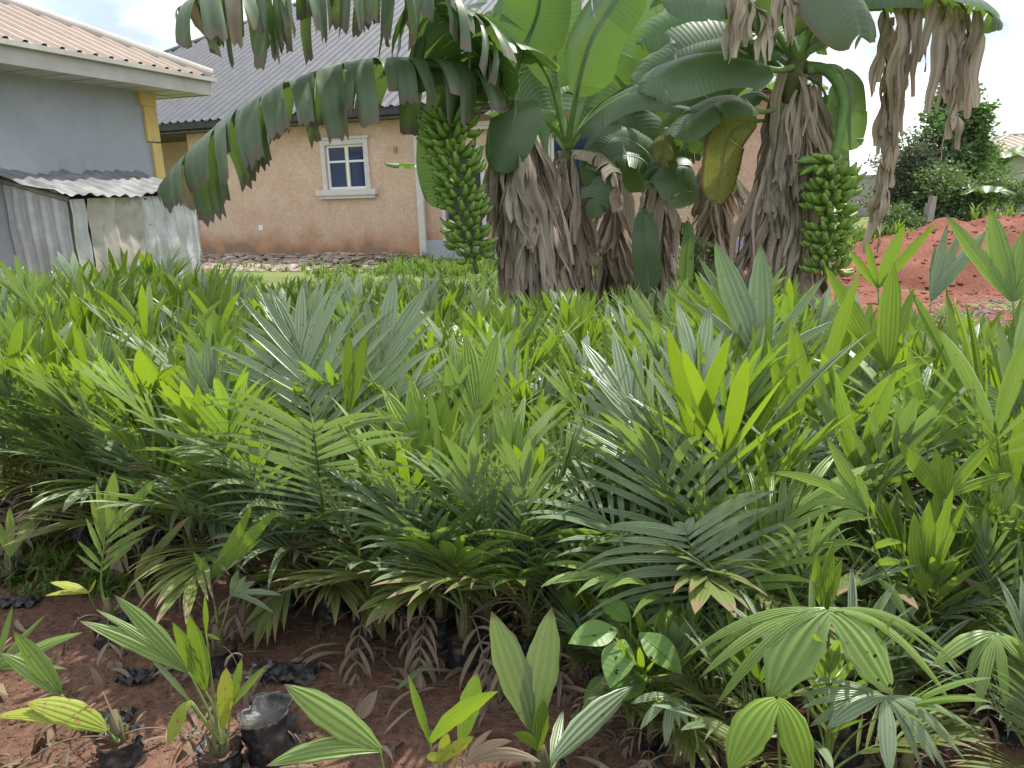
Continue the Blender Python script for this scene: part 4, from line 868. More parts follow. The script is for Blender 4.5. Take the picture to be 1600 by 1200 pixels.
for (r_, pts, hw_, mk_, hz) in ((D_, [(1248, 100, 7.0), (1200, 60, 7.1), (1130, 60, 7.2), (1060, 80, 7.2), (990, 130, 7.2)], .30, 'ban', V((0, -.8, .6))),
        (D_, [(1240, 130, 7.1), (1190, 90, 7.4), (1120, 130, 7.6), (1060, 190, 7.7), (1040, 250, 7.7)], .26, 'ban', V((0, -.8, .6))),
        (D_, [(1240, 110, 7.1), (1180, 60, 7.6), (1110, 30, 7.8), (1050, 40, 7.9), (1000, 70, 7.9)], .34, 'ban_light', V((0, -.9, .4))),
        (D_, [(1250, 100, 7.1), (1290, 20, 7.2), (1330, -30, 7.2), (1380, -50, 7.2)], .34, 'ban', V((0, -.8, .6))),
        (B_, [(886, 235, 8.1), (930, 170, 8.3), (1010, 120, 8.3), (1080, 120, 8.2), (1140, 160, 8.1)], .28, 'ban', V((0, -.8, .7))),
        (B_, [(886, 235, 8.1), (860, 150, 8.4), (820, 60, 8.5), (780, -20, 8.5)], .36, 'ban_light', V((.3, -.9, .3))),
        (A_, [(800, 155, 7.35), (770, 110, 7.3), (720, 80, 7.1), (660, 90, 7.0), (610, 130, 6.9)], .34, 'ban', V((0, -.8, .6))),
        (C_, [(1030, 285, 8.0), (1060, 240, 8.0), (1100, 230, 7.9), (1130, 260, 7.8), (1140, 300, 7.8)], .2, 'ban', V((0, -.8, .7))),
        (C_, [(1030, 285, 8.0), (1000, 250, 7.9), (960, 250, 7.8), (935, 290, 7.7), (930, 340, 7.7)], .2, 'ban', V((0, -.8, .7)))):
    BL(r_, pts, hw_, mats=(mk_, 'midrib'), tear=.75, droop=.6, dvar=.3, len_var=.15, pet=.16, hint=hz, rnd=rb, rr=.022)
# --- plants behind (fill)
for (px, Y, cpy, lab, nl, s) in ((960, 9.3, 250, 'banana plant at the back, mostly hidden behind the leafy unfruiting one', 7, 1.0), (1120, 9.2, 230, 'banana plant at the back, just left of the right hand thatched stem', 5, .9)):
    E_ = banroot('banana_plant', lab, px, Y); c = at(px, cpy, Y)-E_.location; pseudostem(E_, V((0, 0, 0)), c, .1, .06); sheets(E_, c, .08, 12, rb, .4, 1.0, (.4, 1.0), (.05, .12), .28)
    for k in range(nl):
        a = 2*PI*k/nl+.4; o = V((math.cos(a), math.sin(a)*.7, 0)); Ln = rb.uniform(1.2, 1.7)*s
        mb = banleaf([c, c+o*.12*Ln+V((0, 0, .3*Ln)), c+o*.45*Ln+V((0, 0, .55*Ln)), c+o*.95*Ln+V((0, 0, .35*Ln))], .28*s, tear=.4, droop=.6, pet=.22, rnd=rb, rr=.02, hint=Z-o*.5)
        mk = 'ban' if k % 2 else 'ban_light'; obj('leaf', mb, [M[mk], M['midrib']], E_)
# --- small distant banana plants by the mound
for i, (px, py, Y, h, lab) in enumerate(((1535, 318, 17.5, 1.0, 'small bright young banana plant behind the red soil mound, nearest the right edge'), (1478, 285, 20, 1.2, 'small banana plant beside the dense dark shrub'), (1565, 262, 24, 1.3, 'distant banana plant in front of the far block wall'))):
    p = at(px, py, Y); E_ = thing('banana_plant', lab, 'banana plant', (p.x, Y, 0), 0, 'small banana plants beyond the mound')
    c = V((0, 0, max(.6, p.z-.1))); pseudostem(E_, V((0, 0, 0)), c, .07, .04)
    for k in range(8):
        a = 2*PI*k/8+.3; o = V((math.cos(a), math.sin(a), 0)); Ln = h*rb.uniform(.7, 1.1)
        mb = banleaf([c, c+o*.15*Ln+V((0, 0, .35*Ln)), c+o*.45*Ln+V((0, 0, .5*Ln)), c+o*.8*Ln+V((0, 0, .35*Ln))], .15*h, tear=.3, droop=.4, pet=.2, nst=24, nt=4, rnd=rb, rr=.012, hint=Z-o*.4)
        obj('leaf', mb, [M['ban_light'], M['midrib']], E_)

# ================= TREES, SHRUBS, FAR WALL =================
M['bark'] = plain('tree_bark', (.10, .075, .055), (.2, .16, .12), 10, .9, bump=.6)
M['treeleaf'] = leafmat('tree_leaf', (.07, .14, .055), (.14, .22, .09), (.22, .42, .07), .35, .5, .4, stripes=1, wave=0, tip=2, bump=0)
M['shrubleaf'] = leafmat('shrub_leaf', (.11, .17, .07), (.20, .28, .13), (.2, .36, .06), .3, .5, .4, stripes=1, wave=0, tip=2, bump=0)
M['greyleaf'] = leafmat('grey_shrub_leaf', (.11, .14, .09), (.2, .23, .15), (.2, .28, .1), .3, .6, .3, stripes=1, wave=0, tip=2, bump=0)
def tree(name, lab, px, Y, blobs, mat, ls=.09, den=900, trunk=.06, cat='tree', dens_pow=.5, group=None):
    """blobs: (px, py, radius_m, dY)"""
    base = at(px, 400, Y); root = thing(name, lab, cat, (base.x, Y, 0), 0, group); rnd = random.Random(int(px*7+Y))
    mb = MB(); tb = MB()
    for (bx, by, r, dy) in blobs:
        c = at(bx, by, Y+dy)-root.location
        mid = V((c.x*.3+rnd.uniform(-.1, .1), c.y*.3, c.z*.5))
        tb.tube(bez(V((0, 0, 0)), mid, c, 8), [trunk*(1-.09*i) for i in range(9)], 6)
        for k in range(7):
            q = c+V((rnd.gauss(0, 1), rnd.gauss(0, 1), rnd.gauss(0, 1))).normalized()*r*.8; tb.tube([c.lerp(mid, .3), c.lerp(q, .5)+V((0, 0, .05)), q], [trunk*.3, trunk*.2, trunk*.06], 4)
        cl = [(c+V((rnd.gauss(0, 1), rnd.gauss(0, 1), rnd.gauss(0, .85))).normalized()*r*rnd.uniform(.35, 1)*.85, r*rnd.uniform(.18, .38), rnd.random()) for _ in range(26)]
        for _ in range(int(den*r*r)):
            cc, cr_, tn = rnd.choice(cl); p = cc+V((rnd.gauss(0, 1), rnd.gauss(0, 1), rnd.gauss(0, .8)))*cr_*.74
            if p.z < .05: continue
            d = V((rnd.gauss(0, 1), rnd.gauss(0, 1), rnd.gauss(0, .6)-.2)).normalized(); s = d.cross(V((rnd.gauss(0, 1), rnd.gauss(0, 1), rnd.gauss(0, 1)))).normalized(); l_ = ls*rnd.uniform(.6, 1.3)
            up = s.cross(d)
            i = [mb.vert(p, (.5, 0), tn), mb.vert(p+d*l_*.5+s*l_*.24+up*l_*.05, (1, .4), tn), mb.vert(p+d*l_, (.5, .8), tn), mb.vert(p+d*l_*.5-s*l_*.24+up*l_*.05, (0, .4), tn)]; mb.face(i)
    obj('trunk', tb, M['bark'], root); obj('crown', mb, mat, root)
    return root
tree('leafy_tree', 'dense dark green tree behind the hanging dead banana leaves', 1492, 19, [(1482, 175, .5, 0), (1515, 200, .6, .3), (1462, 205, .45, -.2), (1500, 250, .7, 0), (1532, 240, .45, .2), (1480, 300, .7, .2), (1505, 150, .4, 0), (1470, 150, .3, .2), (1528, 180, .35, 0), (1455, 245, .5, .1)], M['treeleaf'], .14, 3400, .09)
tree('shrub', 'greyish airy shrub left of the dense dark green tree', 1415, 18.5, [(1420, 235, .6, 0), (1400, 260, .65, .1), (1440, 265, .65, 0), (1410, 300, .7, 0), (1390, 325, .6, .3), (1440, 310, .6, 0)], M['greyleaf'], .085, 4200, .02, 'shrub')
tree('shrub', 'mid green shrub at the foot of the dense dark green tree', 1478, 17.8, [(1470, 290, .65, 0), (1505, 310, .65, 0), (1450, 325, .6, 0), (1485, 340, .7, 0), (1520, 325, .5, 0)], M['shrubleaf'], .10, 4600, .02, 'shrub')
tree('shrub', 'low green shrub under the hanging dead leaf by the mound', 1410, 17.2, [(1400, 350, .5, 0), (1430, 360, .45, 0), (1385, 370, .4, 0)], M['shrubleaf'], .10, 4200, .02, 'shrub')
tree('shrub', 'light green shrub at the right edge before the far block wall', 1575, 20, [(1560, 300, .45, 0), (1590, 300, .5, 0), (1545, 285, .4, 0)], M['shrubleaf'], .10, 4200, .02, 'shrub')
tree('leafy_tree', 'small far tree showing between the dense tree and the far wall', 1546, 30, [(1543, 255, .8, 0), (1552, 275, .8, 0)], M['treeleaf'], .15, 1100, .08)
tree('shrub', 'leafy green bush between the young banana plant and the thatched banana stem', 1085, 8.6, [(1085, 390, .22, 0), (1060, 360, .18, 0), (1095, 430, .22, 0)], M['shrubleaf'], .07, 5000, .02, 'shrub')
M['block'] = plain('grey_block', (.3, .28, .25), (.42, .4, .36), 4, .9, bump=.3)
mb = MB(); mb.box((6, 33, 0), (60, 33.25, 1.55)); mb.box((6, 32.95, 1.551), (60, 33.3, 1.65)); tag(obj('block_wall', mb, M['block'], smooth=False), 'grey block boundary wall far behind the mound', 'wall')
fb = thing('far_building', 'far low building with a pale ribbed metal roof beyond the boundary wall', 'building', (30, 44, 0))
mb = MB(); mb.box((-4, 0, 0), (14, 8, 2.6)); obj('wall', mb, M['block'], fb, False)
hiproof(fb, -4.5, 14.5, -.5, 8.5, 2.5, math.radians(15), M['roofbeige'], M['beigetrim'], .5, .04)
mb = MB(); p = at(1447, 340, 17.0); mb.box((-.09, -.07, 0), (.07, .07, 1.0)); mb.box((-.04, -.06, 1.001), (.07, .06, 1.15)); o = obj('concrete_post', mb, M['block'], smooth=False); o.location = (p.x, 17, 0); o.rotation_euler = (.03, .07, .3)
tag(o, 'broken pale concrete post in front of the shrubs left of the mound', 'post')
# stems and twigs lying at the right of the bed
rt = random.Random(3); mb = MB()
for _ in range(120):
    px = rt.uniform(1440, 1600); py = rt.uniform(425, 520); p = at(px, py, rt.uniform(7.4, 8.4)); z0 = max(.02, moundz(p.x, p.y))
    p.z = z0+rt.uniform(0, .25); a = rt.uniform(0, 6.28); d = V((math.cos(a), math.sin(a), rt.uniform(-.3, .4)))*rt.uniform(.1, .35); mb.tube([p, p+d*.5+V((0, 0, .04)), p+d], [.006, .005, .003], 4)
tag(obj('dry_twigs', mb, M['rawwood']), 'heap of dry twigs and stalks at the foot of the red mound', 'twigs', kind='stuff')

# ================= HAND PLACED SEEDLINGS (front of the bed) =================
rh = random.Random(77)
HERO = []
def hero(label, base, fr_, Y=None, bag=True, dead=2, name='oil_palm_seedling', stemh=.2, bagr=.062, bagh=.12, cz=.17, group='oil palm seedlings in black grow bags', deadlen=.35):
    p = gr(*base) if Y is None else at(base[0], base[1], Y); p.z = gz(p.x, p.y)-.01
    HERO.append((p.x, p.y))
    root = thing(name, label, 'palm seedling', p, 0, group)
    if bag: obj('grow_bag', bag_mesh(rh, bagr, bagh), [M['bag'], M['soil']], root)
    obj('stem', stem_mesh(rh, stemh, cz-.07), M['stem'], root)
    c = V((0, 0, cz+.04))
    for f in fr_:
        f = dict(f); tip = at(*f.pop('tip'))-root.location; arch = f.pop('arch', .18); sx = f.pop('sx', 0); mk = f.pop('mat', 'mid'); pm = f.pop('pm', 'petiole')
        st = f.pop('start', None); s0 = c if st is None else at(*st)-root.location
        Ln = (tip-s0).length; mid = s0.lerp(tip, .5)+V((sx*Ln, 0, arch*Ln))
        mb = frond(bez(s0, mid, tip, 14), rnd=rh, mats=None, **f)
        obj('frond', mb, [M[mk], M[pm]], root) if mk != 'dead' else obj('dry_frond', mb, [M['dead'], M['dead']], root)
    for k in range(dead):
        az = rh.uniform(0, 2*PI); o = V((math.cos(az), math.sin(az), 0)); ln = deadlen*rh.uniform(.7, 1.2)
        rp = bez(c-V((0, 0, .03)), c+o*ln*.6+V((0, 0, .14)), c+o*ln-V((0, 0, rh.uniform(.1, .2))), 10)
        obj('dry_frond', frond(rp, 'pinnate', rh.randint(4, 6), .19, .017, .45, rr=.004, droop=4.5, jit=4, ta=25, ba=60, rnd=rh), [M['dead'], M['dead']], root)
    return root
FC = V((0, -1, .15))     # leaf face turned to the camera
def F(tip, **k): k['tip'] = tip; return k
P_ = 'pinnate'; B_f = 'bifid'
# 1 tall feathery seedling left of centre
hero('tallest feathery grey-green palm seedling, left of centre with its dark ribbed frond facing the camera', (522, 960), [
    F((468, 545, 2.95), start=(500, 730, 2.72), arch=.02, kind=P_, npairs=15, ll=.50, lw=.030, pet=.05, mat='mature', hint=FC, droop=.45, ta=20, ba=62, rr=.007, termw=1.7, terml=.55, lift=.0, pm='petiole'),
    F((468, 560, 3.0), arch=.05, kind=P_, npairs=4, ll=.40, lw=.030, pet=.8, mat='mature', hint=FC, droop=.45, ta=20, ba=62, rr=.008, pm='rachis_dark'),
    F((490, 672, 2.5), arch=.06, kind=P_, npairs=17, ll=.50, lw=.020, pet=.28, mat='mature', hint=FC+V((0, 0, .5)), droop=.75, ta=48, ba=86, rr=.007, termw=1.6, terml=.16, lift=.10, pm='rachis_dark', jit=.6),
    F((600, 560, 3.0), arch=.10, kind=P_, npairs=10, ll=.42, lw=.032, pet=.4, mat='mature', hint=FC, droop=.5, ta=18, ba=55, lift=.0),
    F((620, 650, 2.9), arch=.16, kind=P_, npairs=12, ll=.40, lw=.026, pet=.35, mat='mature', droop=.8, ta=20, ba=60),
    F((545, 640, 2.8), arch=.05, kind=B_f, npairs=0, ll=.30, lw=.06, pet=.4, mat='new', hint=FC, droop=.1, ta=7),
    F((360, 720, 2.7), arch=.22, kind=P_, npairs=14, ll=.40, lw=.024, pet=.35, mat='mature', droop=.8, ta=24, ba=66),
    F((300, 620, 3.1), arch=.15, kind=P_, npairs=11, ll=.36, lw=.026, pet=.4, mat='mature', droop=.6, ta=20, ba=60),
    F((400, 860, 2.6), arch=.28, kind=P_, npairs=10, ll=.34, lw=.026, pet=.4, mat='mature', droop=1.1, ta=24, ba=66),
    F((640, 830, 2.6), arch=.28, kind=P_, npairs=8, ll=.32, lw=.026, pet=.4, mat='mid', droop=1.1, ta=24, ba=60),
    F((430, 940, 2.55), arch=.35, kind=P_, npairs=5, ll=.22, lw=.026, pet=.6, mat='old', droop=1.6, ta=24, ba=60),
    F((575, 930, 2.6), arch=.35, kind=P_, npairs=5, ll=.22, lw=.026, pet=.6, mat='old', droop=1.6, ta=24, ba=60)], dead=4)
# 2 middle seedling with low arching frond
hero('seedling with small bright cupped leaf pair, right of the tallest feathery seedling', (730, 1030), [
    F((835, 842, 2.25), start=(848, 930, 2.45), arch=.1, kind=B_f, npairs=0, ll=.22, lw=.05, pet=.3, mat='mid', hint=Z, droop=.6, ta=68),
    F((610, 800, 2.5), arch=.12, kind=P_, npairs=12, ll=.34, lw=.024, pet=.4, mat='mature', droop=.8, ta=22, ba=66),
    F((655, 700, 2.7), arch=.08, kind=P_, npairs=8, ll=.34, lw=.034, pet=.5, mat='new', hint=FC, droop=.35, ta=18, ba=50),
    F((745, 640, 2.8), arch=.05, kind=B_f, npairs=2, ll=.34, lw=.08, pet=.5, mat='new', hint=FC, droop=.15, ta=10),
    F((800, 730, 2.6), arch=.12, kind=P_, npairs=12, ll=.36, lw=.024, pet=.35, mat='mid', droop=.7, ta=24, ba=66),
    F((700, 880, 2.3), arch=.25, kind=P_, npairs=8, ll=.30, lw=.026, pet=.4, mat='mid', droop=1.0, ta=28, ba=70),
    F((640, 930, 2.3), arch=.3, kind=P_, npairs=5, ll=.22, lw=.03, pet=.6, mat='old', droop=1.4, ta=24, ba=60)], dead=4)
# 3 feathery seedling right of centre
hero('feathery seedling with straight dark rib standing right of centre', (1110, 1110), [
    F((1072, 828, 2.15), arch=.05, kind=P_, npairs=15, ll=.42, lw=.019, pet=.2, mat='mature', hint=FC+V((0, 0, .6)), droop=.8, ta=60, ba=86, rr=.006, termw=1.6, terml=.12, pm='rachis_dark', jit=.7),
    F((985, 640, 2.6), arch=.1, kind=P_, npairs=13, ll=.42, lw=.027, pet=.35, mat='mature', hint=FC, droop=.35, ta=16, ba=60, lift=0),
    F((1090, 600, 2.6), arch=.04, kind=P_, npairs=11, ll=.40, lw=.027, pet=.4, mat='mature', hint=FC, droop=.35, ta=16, ba=56, lift=0),
    F((900, 780, 2.4), arch=.2, kind=P_, npairs=12, ll=.38, lw=.022, pet=.35, mat='mature', droop=.8, ta=22, ba=66),
    F((1135, 745, 2.4), arch=.05, kind=B_f, npairs=0, ll=.17, lw=.09, pet=.5, mat='new', hint=FC, droop=.1, ta=9),
    F((1240, 800, 2.2), arch=.25, kind=P_, npairs=12, ll=.38, lw=.022, pet=.35, mat='mid', droop=.9, ta=22, ba=66),
    F((960, 900, 2.1), arch=.3, kind=P_, npairs=7, ll=.28, lw=.026, pet=.4, mat='mid', droop=1.1, ta=26, ba=66)], dead=3)
# 9 left mid seedlings
hero('bright seedling with pleated upright leaf, at the left front of the dense bed', (250, 860), [
    F((245, 640, 3.1), arch=.03, kind=B_f, npairs=2, ll=.34, lw=.13, pet=.4, mat='new', hint=FC, droop=.2, ta=12),
    F((330, 620, 3.2), arch=.06, kind=P_, npairs=7, ll=.36, lw=.04, pet=.4, mat='mid', hint=FC, droop=.3, ta=14, ba=44),
    F((110, 640, 3.1), arch=.2, kind=P_, npairs=12, ll=.40, lw=.03, pet=.35, mat='mature', droop=.6, ta=18, ba=56),
    F((330, 690, 2.9), arch=.2, kind=B_f, npairs=1, ll=.26, lw=.06, pet=.4, mat='yellow', droop=.6, ta=22),
    F((150, 760, 3.0), arch=.25, kind=P_, npairs=12, ll=.36, lw=.026, pet=.35, mat='mature', droop=1.0, ta=22, ba=66),
    F((330, 800, 2.9), arch=.25, kind=P_, npairs=9, ll=.32, lw=.026, pet=.35, mat='mature', droop=1.0, ta=22, ba=66)], dead=4)
# ---- seedlings whose blades are laid out one by one ----
def bladecurve(mb, pts, hint, wd, nc=8, pleat=.2, fold=.2, peak=.48, w0=.25, blunt=2.3, tint=.5, m=0, twist=0, res=1):
    n = 12*res; nc *= res; Q, _ = resample(pts, n); rows = []
    for i in range(n+1):
        t = i/n; T = (Q[min(i+1, n)]-Q[max(i-1, 0)]).normalized(); U = (hint-T*hint.dot(T)).normalized(); S = T.cross(U); 
        if twist: a = twist*t; S, U = S*math.cos(a)+U*math.sin(a), U*math.cos(a)-S*math.sin(a)
        wv = (w0+(1-w0)*math.sin(min(t/peak, 1)*PI/2)) if t < peak else max(.02, 1-((t-peak)/(1-peak))**blunt)
        wv *= wd/2; row = []
        for k in range(nc+1):
            u = k/nc*2-1; z = -abs(u)*fold*wv+((1 if k % 2 else -1) if res == 1 else math.sin(u*16))*pleat*wv*(1-.4*t)*.5
            row.append(mb.vert(Q[i]+S*u*wv*(1+.06*math.sin(t*23+k)*(abs(u) > .9))+U*z, (k/nc, t), tint))
        rows.append(row)
    mb.grid(rows, m)
def seedling(label, base, fronds, Y=None, dead=2, bag=True, bagr=.055, bagh=.09, cz=.11, deadlen=.2, stemr=.02, stem=True):
    p = gr(*base) if Y is None else at(base[0], base[1], Y); p.z = gz(p.x, p.y)-.01; HERO.append((p.x, p.y))
    root = thing('oil_palm_seedling', label, 'palm seedling', p, 0, 'oil palm seedlings in black grow bags')
    if bag: obj('grow_bag', bag_mesh(rh, bagr, bagh), [M['bag'], M['soil']], root)
    if stem: obj('stem', stem_mesh(rh, .12, cz-.05, stemr), M['stem'], root)
    c = V((0, 0, cz))
    for (pet, blades, mk, hint, kw) in fronds:
        P = [c]+[at(*q)-root.location for q in pet]
        pc = resample(catmull(P, 6), 16)[0]; mb = MB(); rr_ = kw.get('rr', .0042)
        mb.tube(pc, [rr_*(1.4-.9*i/16) for i in range(17)], 5, 1)
        end = pet[-1]
        for b_ in blades:
            tx, ty, tY, wpx = b_[:4]; arch = b_[4] if len(b_) > 4 else .1; st = b_[5] if len(b_) > 5 else end[:2]; sY = b_[6] if len(b_) > 6 else end[2]
            a = at(st[0], st[1], sY)-root.location; e = at(tx, ty, tY)-root.location; L_ = (e-a).length; wd = wpx*math.hypot(1, 0)*((sY+tY)/2)*1.12/FPX
            mid = a.lerp(e, .45)+V((0, 0, arch*L_*1.3)); broad = wpx > 22
            bladecurve(mb, bez(a, mid, e, 14), hint, wd, 10 if broad else 6, kw.get('pleat', .22 if broad else .12), kw.get('fold', .15), tint=rh.random(), peak=kw.get('peak', .46), blunt=kw.get('blunt', 2.2), twist=rh.uniform(-.3, .3)*kw.get('tw', 1), res=3 if kw.get('holes') and wpx > 22 else 1)
        if kw.get('holes'): mb.punch(kw['holes'], .0045, rh)
        dd_ = mk == 'dead'
        obj('dry_frond' if dd_ else 'frond', mb, [M[mk], M['dead' if dd_ else kw.get('pm', 'petiole')]], root)
    for k in range(dead):
        az = rh.uniform(0, 2*PI); o = V((math.cos(az), math.sin(az), 0)); ln = deadlen*rh.uniform(.7, 1.2)
        rp = bez(c-V((0, 0, .02)), c+o*ln*.6+V((0, 0, .08)), c+o*ln-V((0, 0, rh.uniform(.07, .1))), 10)
        obj('dry_frond', frond(rp, 'pinnate', rh.randint(3, 5), .10, .012, .5, rr=.003, droop=3.2, ta=25, ba=60, rnd=rh), [M['dead'], M['dead']], root)
    return root
UPC = V((0, -.55, .85))
seedling('large drooping leaf pair with small insect holes, in front at lower right', (1300, 1290), [
    ([(1300, 1150, 1.72), (1294, 955, 1.62)], [(1202, 1092, 1.55, 78, .22), (1395, 1087, 1.55, 74, .22), (1066, 1030, 1.7, 15, .2), (1092, 1060, 1.65, 18, .2), (1118, 1105, 1.6, 19, .25), (1080, 1050, 1.8, 11, .22), (1506, 1050, 1.7, 13, .2), (1490, 1104, 1.62, 17, .25), (1470, 1033, 1.8, 11, .15)], 'mid', UPC, {'pleat': .10, 'tw': .4, 'holes': 6}),
    ([(1310, 1100, 1.85), (1290, 960, 1.9)], [(1272, 862, 1.9, 22, .0), (1300, 848, 1.9, 24, .0), (1316, 872, 1.92, 20, .0)], 'new', FC, {'pleat': .3}),
    ([(1330, 1120, 1.9), (1380, 1010, 1.95)], [(1440, 940, 2, 16, .1), (1470, 980, 1.95, 16, .15), (1450, 1040, 1.9, 14, .2), (1400, 920, 2, 16, .1)], 'mature', UPC, {}),
    ([(1270, 1120, 1.9), (1220, 1000, 2.0)], [(1150, 920, 2, 16, .1), (1130, 960, 1.95, 16, .15), (1120, 1010, 1.95, 14, .2), (1180, 900, 2, 16, .1)], 'mature', UPC, {})], Y=1.85, dead=2, cz=.16)
seedling('small smooth two-leaved seedling drooping at the bottom edge right of centre', (1219, 1330), [
    ([(1219, 1200, 1.52), (1214, 1094, 1.5)], [(1139, 1205, 1.45, 62, .22), (1266, 1225, 1.45, 58, .25)], 'new', UPC, {'pleat': .05, 'tw': .3})], Y=1.6, dead=0)
seedling('seedling with fan of narrow leaflets radiating low at the lower right', (1400, 1340), [
    ([(1390, 1200, 1.62), (1383, 1088, 1.58)], [(1244, 1060, 1.62, 10, .12), (1241, 1088, 1.6, 12, .14), (1250, 1107, 1.58, 13, .15), (1264, 1136, 1.55, 20, .15), (1290, 1140, 1.52, 28, .15), (1390, 1215, 1.48, 30, .15), (1462, 1196, 1.5, 16, .2), (1480, 1206, 1.5, 20, .2), (1508, 1188, 1.52, 14, .2), (1525, 1142, 1.58, 11, .15), (1492, 1160, 1.55, 13, .2), (1440, 1200, 1.5, 14, .2)], 'mature', UPC, {'pleat': .1, 'tw': .4})], Y=1.7, dead=1)
seedling('seedling with short drooping pointed leaflets at the right edge', (1570, 1240), [
    ([(1575, 1100, 1.85), (1556, 990, 1.75)], [(1454, 1046, 1.72, 24, .22), (1508, 1064, 1.7, 18, .3), (1525, 1118, 1.65, 20, .25), (1572, 1108, 1.65, 18, .25), (1600, 1035, 1.7, 22, .2), (1546, 1065, 1.7, 16, .3), (1640, 1060, 1.7, 22, .2)], 'mid', UPC, {'tw': .5}),
    ([(1590, 1050, 2.0), (1600, 960, 2.05)], [(1478, 990, 2.05, 16, .02), (1500, 900, 2.1, 16, .02), (1530, 880, 2.1, 16, .02), (1566, 870, 2.1, 17, .02), (1620, 860, 2.1, 20, .02)], 'old', FC, {})], Y=1.95, dead=2)
seedling('low seedling with a drooping fan of leaflets beside the broad veined leaves', (1060, 1240), [
    ([(1055, 1160, 1.8), (1050, 1090, 1.78)], [(1040, 1167, 1.7, 17, .2), (1062, 1138, 1.72, 11, .2), (1077, 1138, 1.72, 11, .2), (1000, 1140, 1.72, 15, .2), (1092, 1125, 1.75, 9, .2), (985, 1100, 1.78, 14, .2)], 'mature', UPC, {}),
    ([(1090, 1170, 1.7), (1080, 1120, 1.7)], [(1180, 1178, 1.6, 24, .12), (1150, 1160, 1.65, 14, .12)], 'old', UPC, {})], Y=1.8, dead=3)
seedling('tall seedling with two long wide upright blades beside the right thatched banana stem', (1195, 1000), [
    ([(1197, 700, 2.75), (1192, 572, 2.75)], [(1117, 376, 2.85, 40, .0), (1189, 380, 2.85, 38, .0), (1090, 400, 2.9, 17, .05), (1080, 470, 2.9, 15, .05), (1290, 430, 2.8, 15, .05), (1310, 500, 2.8, 14, .05)], 'mature', FC, {'pleat': .25, 'tw': .3, 'rr': .007}),
    ([(1200, 850, 2.65), (1206, 738, 2.6)], [(1152, 550, 2.6, 40, .0), (1100, 612, 2.6, 26, .03), (1260, 620, 2.6, 24, .0), (1070, 700, 2.6, 15, .1), (1310, 690, 2.6, 15, .1)], 'mature', FC, {'pleat': .25, 'tw': .3, 'rr': .007}),
    ([(1215, 780, 2.5), (1238, 680, 2.5)], [(1199, 530, 2.5, 16, .0), (1236, 502, 2.5, 16, .0), (1268, 560, 2.5, 15, .0)], 'new', FC, {'tw': .3, 'rr': .006}),
    ([(1180, 700, 2.9), (1170, 560, 2.95)], [(1036, 448, 3.0, 15, .05), (1058, 435, 3.0, 16, .03), (1085, 425, 3.0, 22, .0), (1040, 500, 3.0, 13, .05), (1130, 420, 3.0, 20, .0)], 'new', FC, {'rr': .006}),
    ([(1160, 860, 2.5), (1110, 760, 2.45)], [(1000, 640, 2.5, 18, .08), (1010, 700, 2.45, 16, .1), (1020, 760, 2.4, 16, .15), (1060, 640, 2.5, 18, .05), (1130, 660, 2.5, 16, .05)], 'mid', FC, {'rr': .006})], Y=2.8, dead=2)
seedling('seedling with yellow-green blades standing in front of the right fruit bunch', (1400, 1000), [
    ([(1395, 720, 2.75), (1387, 580, 2.75)], [(1397, 410, 2.8, 34, .0), (1288, 414, 2.8, 25, .02), (1428, 450, 2.85, 22, .03), (1464, 560, 2.8, 14, .05), (1300, 480, 2.8, 15, .05)], 'new', FC, {'pleat': .3, 'tw': .3, 'rr': .007}),
    ([(1350, 760, 2.6), (1270, 640, 2.6)], [(1344, 420, 2.6, 22, .0), (1240, 500, 2.6, 16, .0), (1380, 520, 2.6, 14, .0)], 'new', FC, {'rr': .006}),
    ([(1420, 700, 2.95), (1455, 470, 3.1)], [(1481, 349, 3.2, 15, .0), (1505, 356, 3.2, 15, .0), (1549, 352, 3.2, 15, .05), (1518, 390, 3.2, 14, .0), (1538, 372, 3.2, 14, .0), (1462, 380, 3.2, 12, .0)], 'mature', FC, {'rr': .006}),
    ([(1385, 700, 3.0), (1372, 450, 3.1)], [(1414, 350, 3.1, 19, .0), (1463, 348, 3.1, 14, .0), (1354, 376, 3.1, 12, .0), (1326, 390, 3.1, 12, .0)], 'new', FC, {'rr': .006}),
    ([(1440, 800, 2.5), (1450, 700, 2.5)], [(1405, 580, 2.5, 20, .0), (1420, 540, 2.5, 26, .0), (1490, 560, 2.5, 26, .0), (1540, 600, 2.5, 18, .05), (1560, 660, 2.5, 16, .1)], 'mid', FC, {'rr': .006})], Y=2.85, dead=2)
seedling('tall seedling at the right edge with its blades against the red soil mound', (1600, 1000), [
    ([(1595, 700, 2.65), (1583, 470, 2.7)], [(1477, 334, 2.75, 24, .02), (1547, 322, 2.75, 36, .0), (1600, 360, 2.75, 30, .0), (1650, 400, 2.7, 24, .0)], 'mid', FC, {'pleat': .25, 'tw': .3, 'rr': .007}),
    ([(1600, 760, 2.5), (1590, 640, 2.5)], [(1620, 440, 2.5, 34, .0), (1560, 500, 2.5, 22, .0), (1500, 590, 2.5, 15, .08), (1480, 640, 2.5, 14, .1)], 'mature', FC, {'pleat': .25, 'rr': .007}),
    ([(1600, 850, 2.3), (1582, 770, 2.3)], [(1538, 648, 2.3, 30, .0), (1600, 640, 2.3, 26, .0), (1500, 700, 2.3, 15, .06), (1480, 760, 2.3, 14, .1)], 'new', FC, {'pleat': .3, 'rr': .006})], Y=2.7, dead=1)
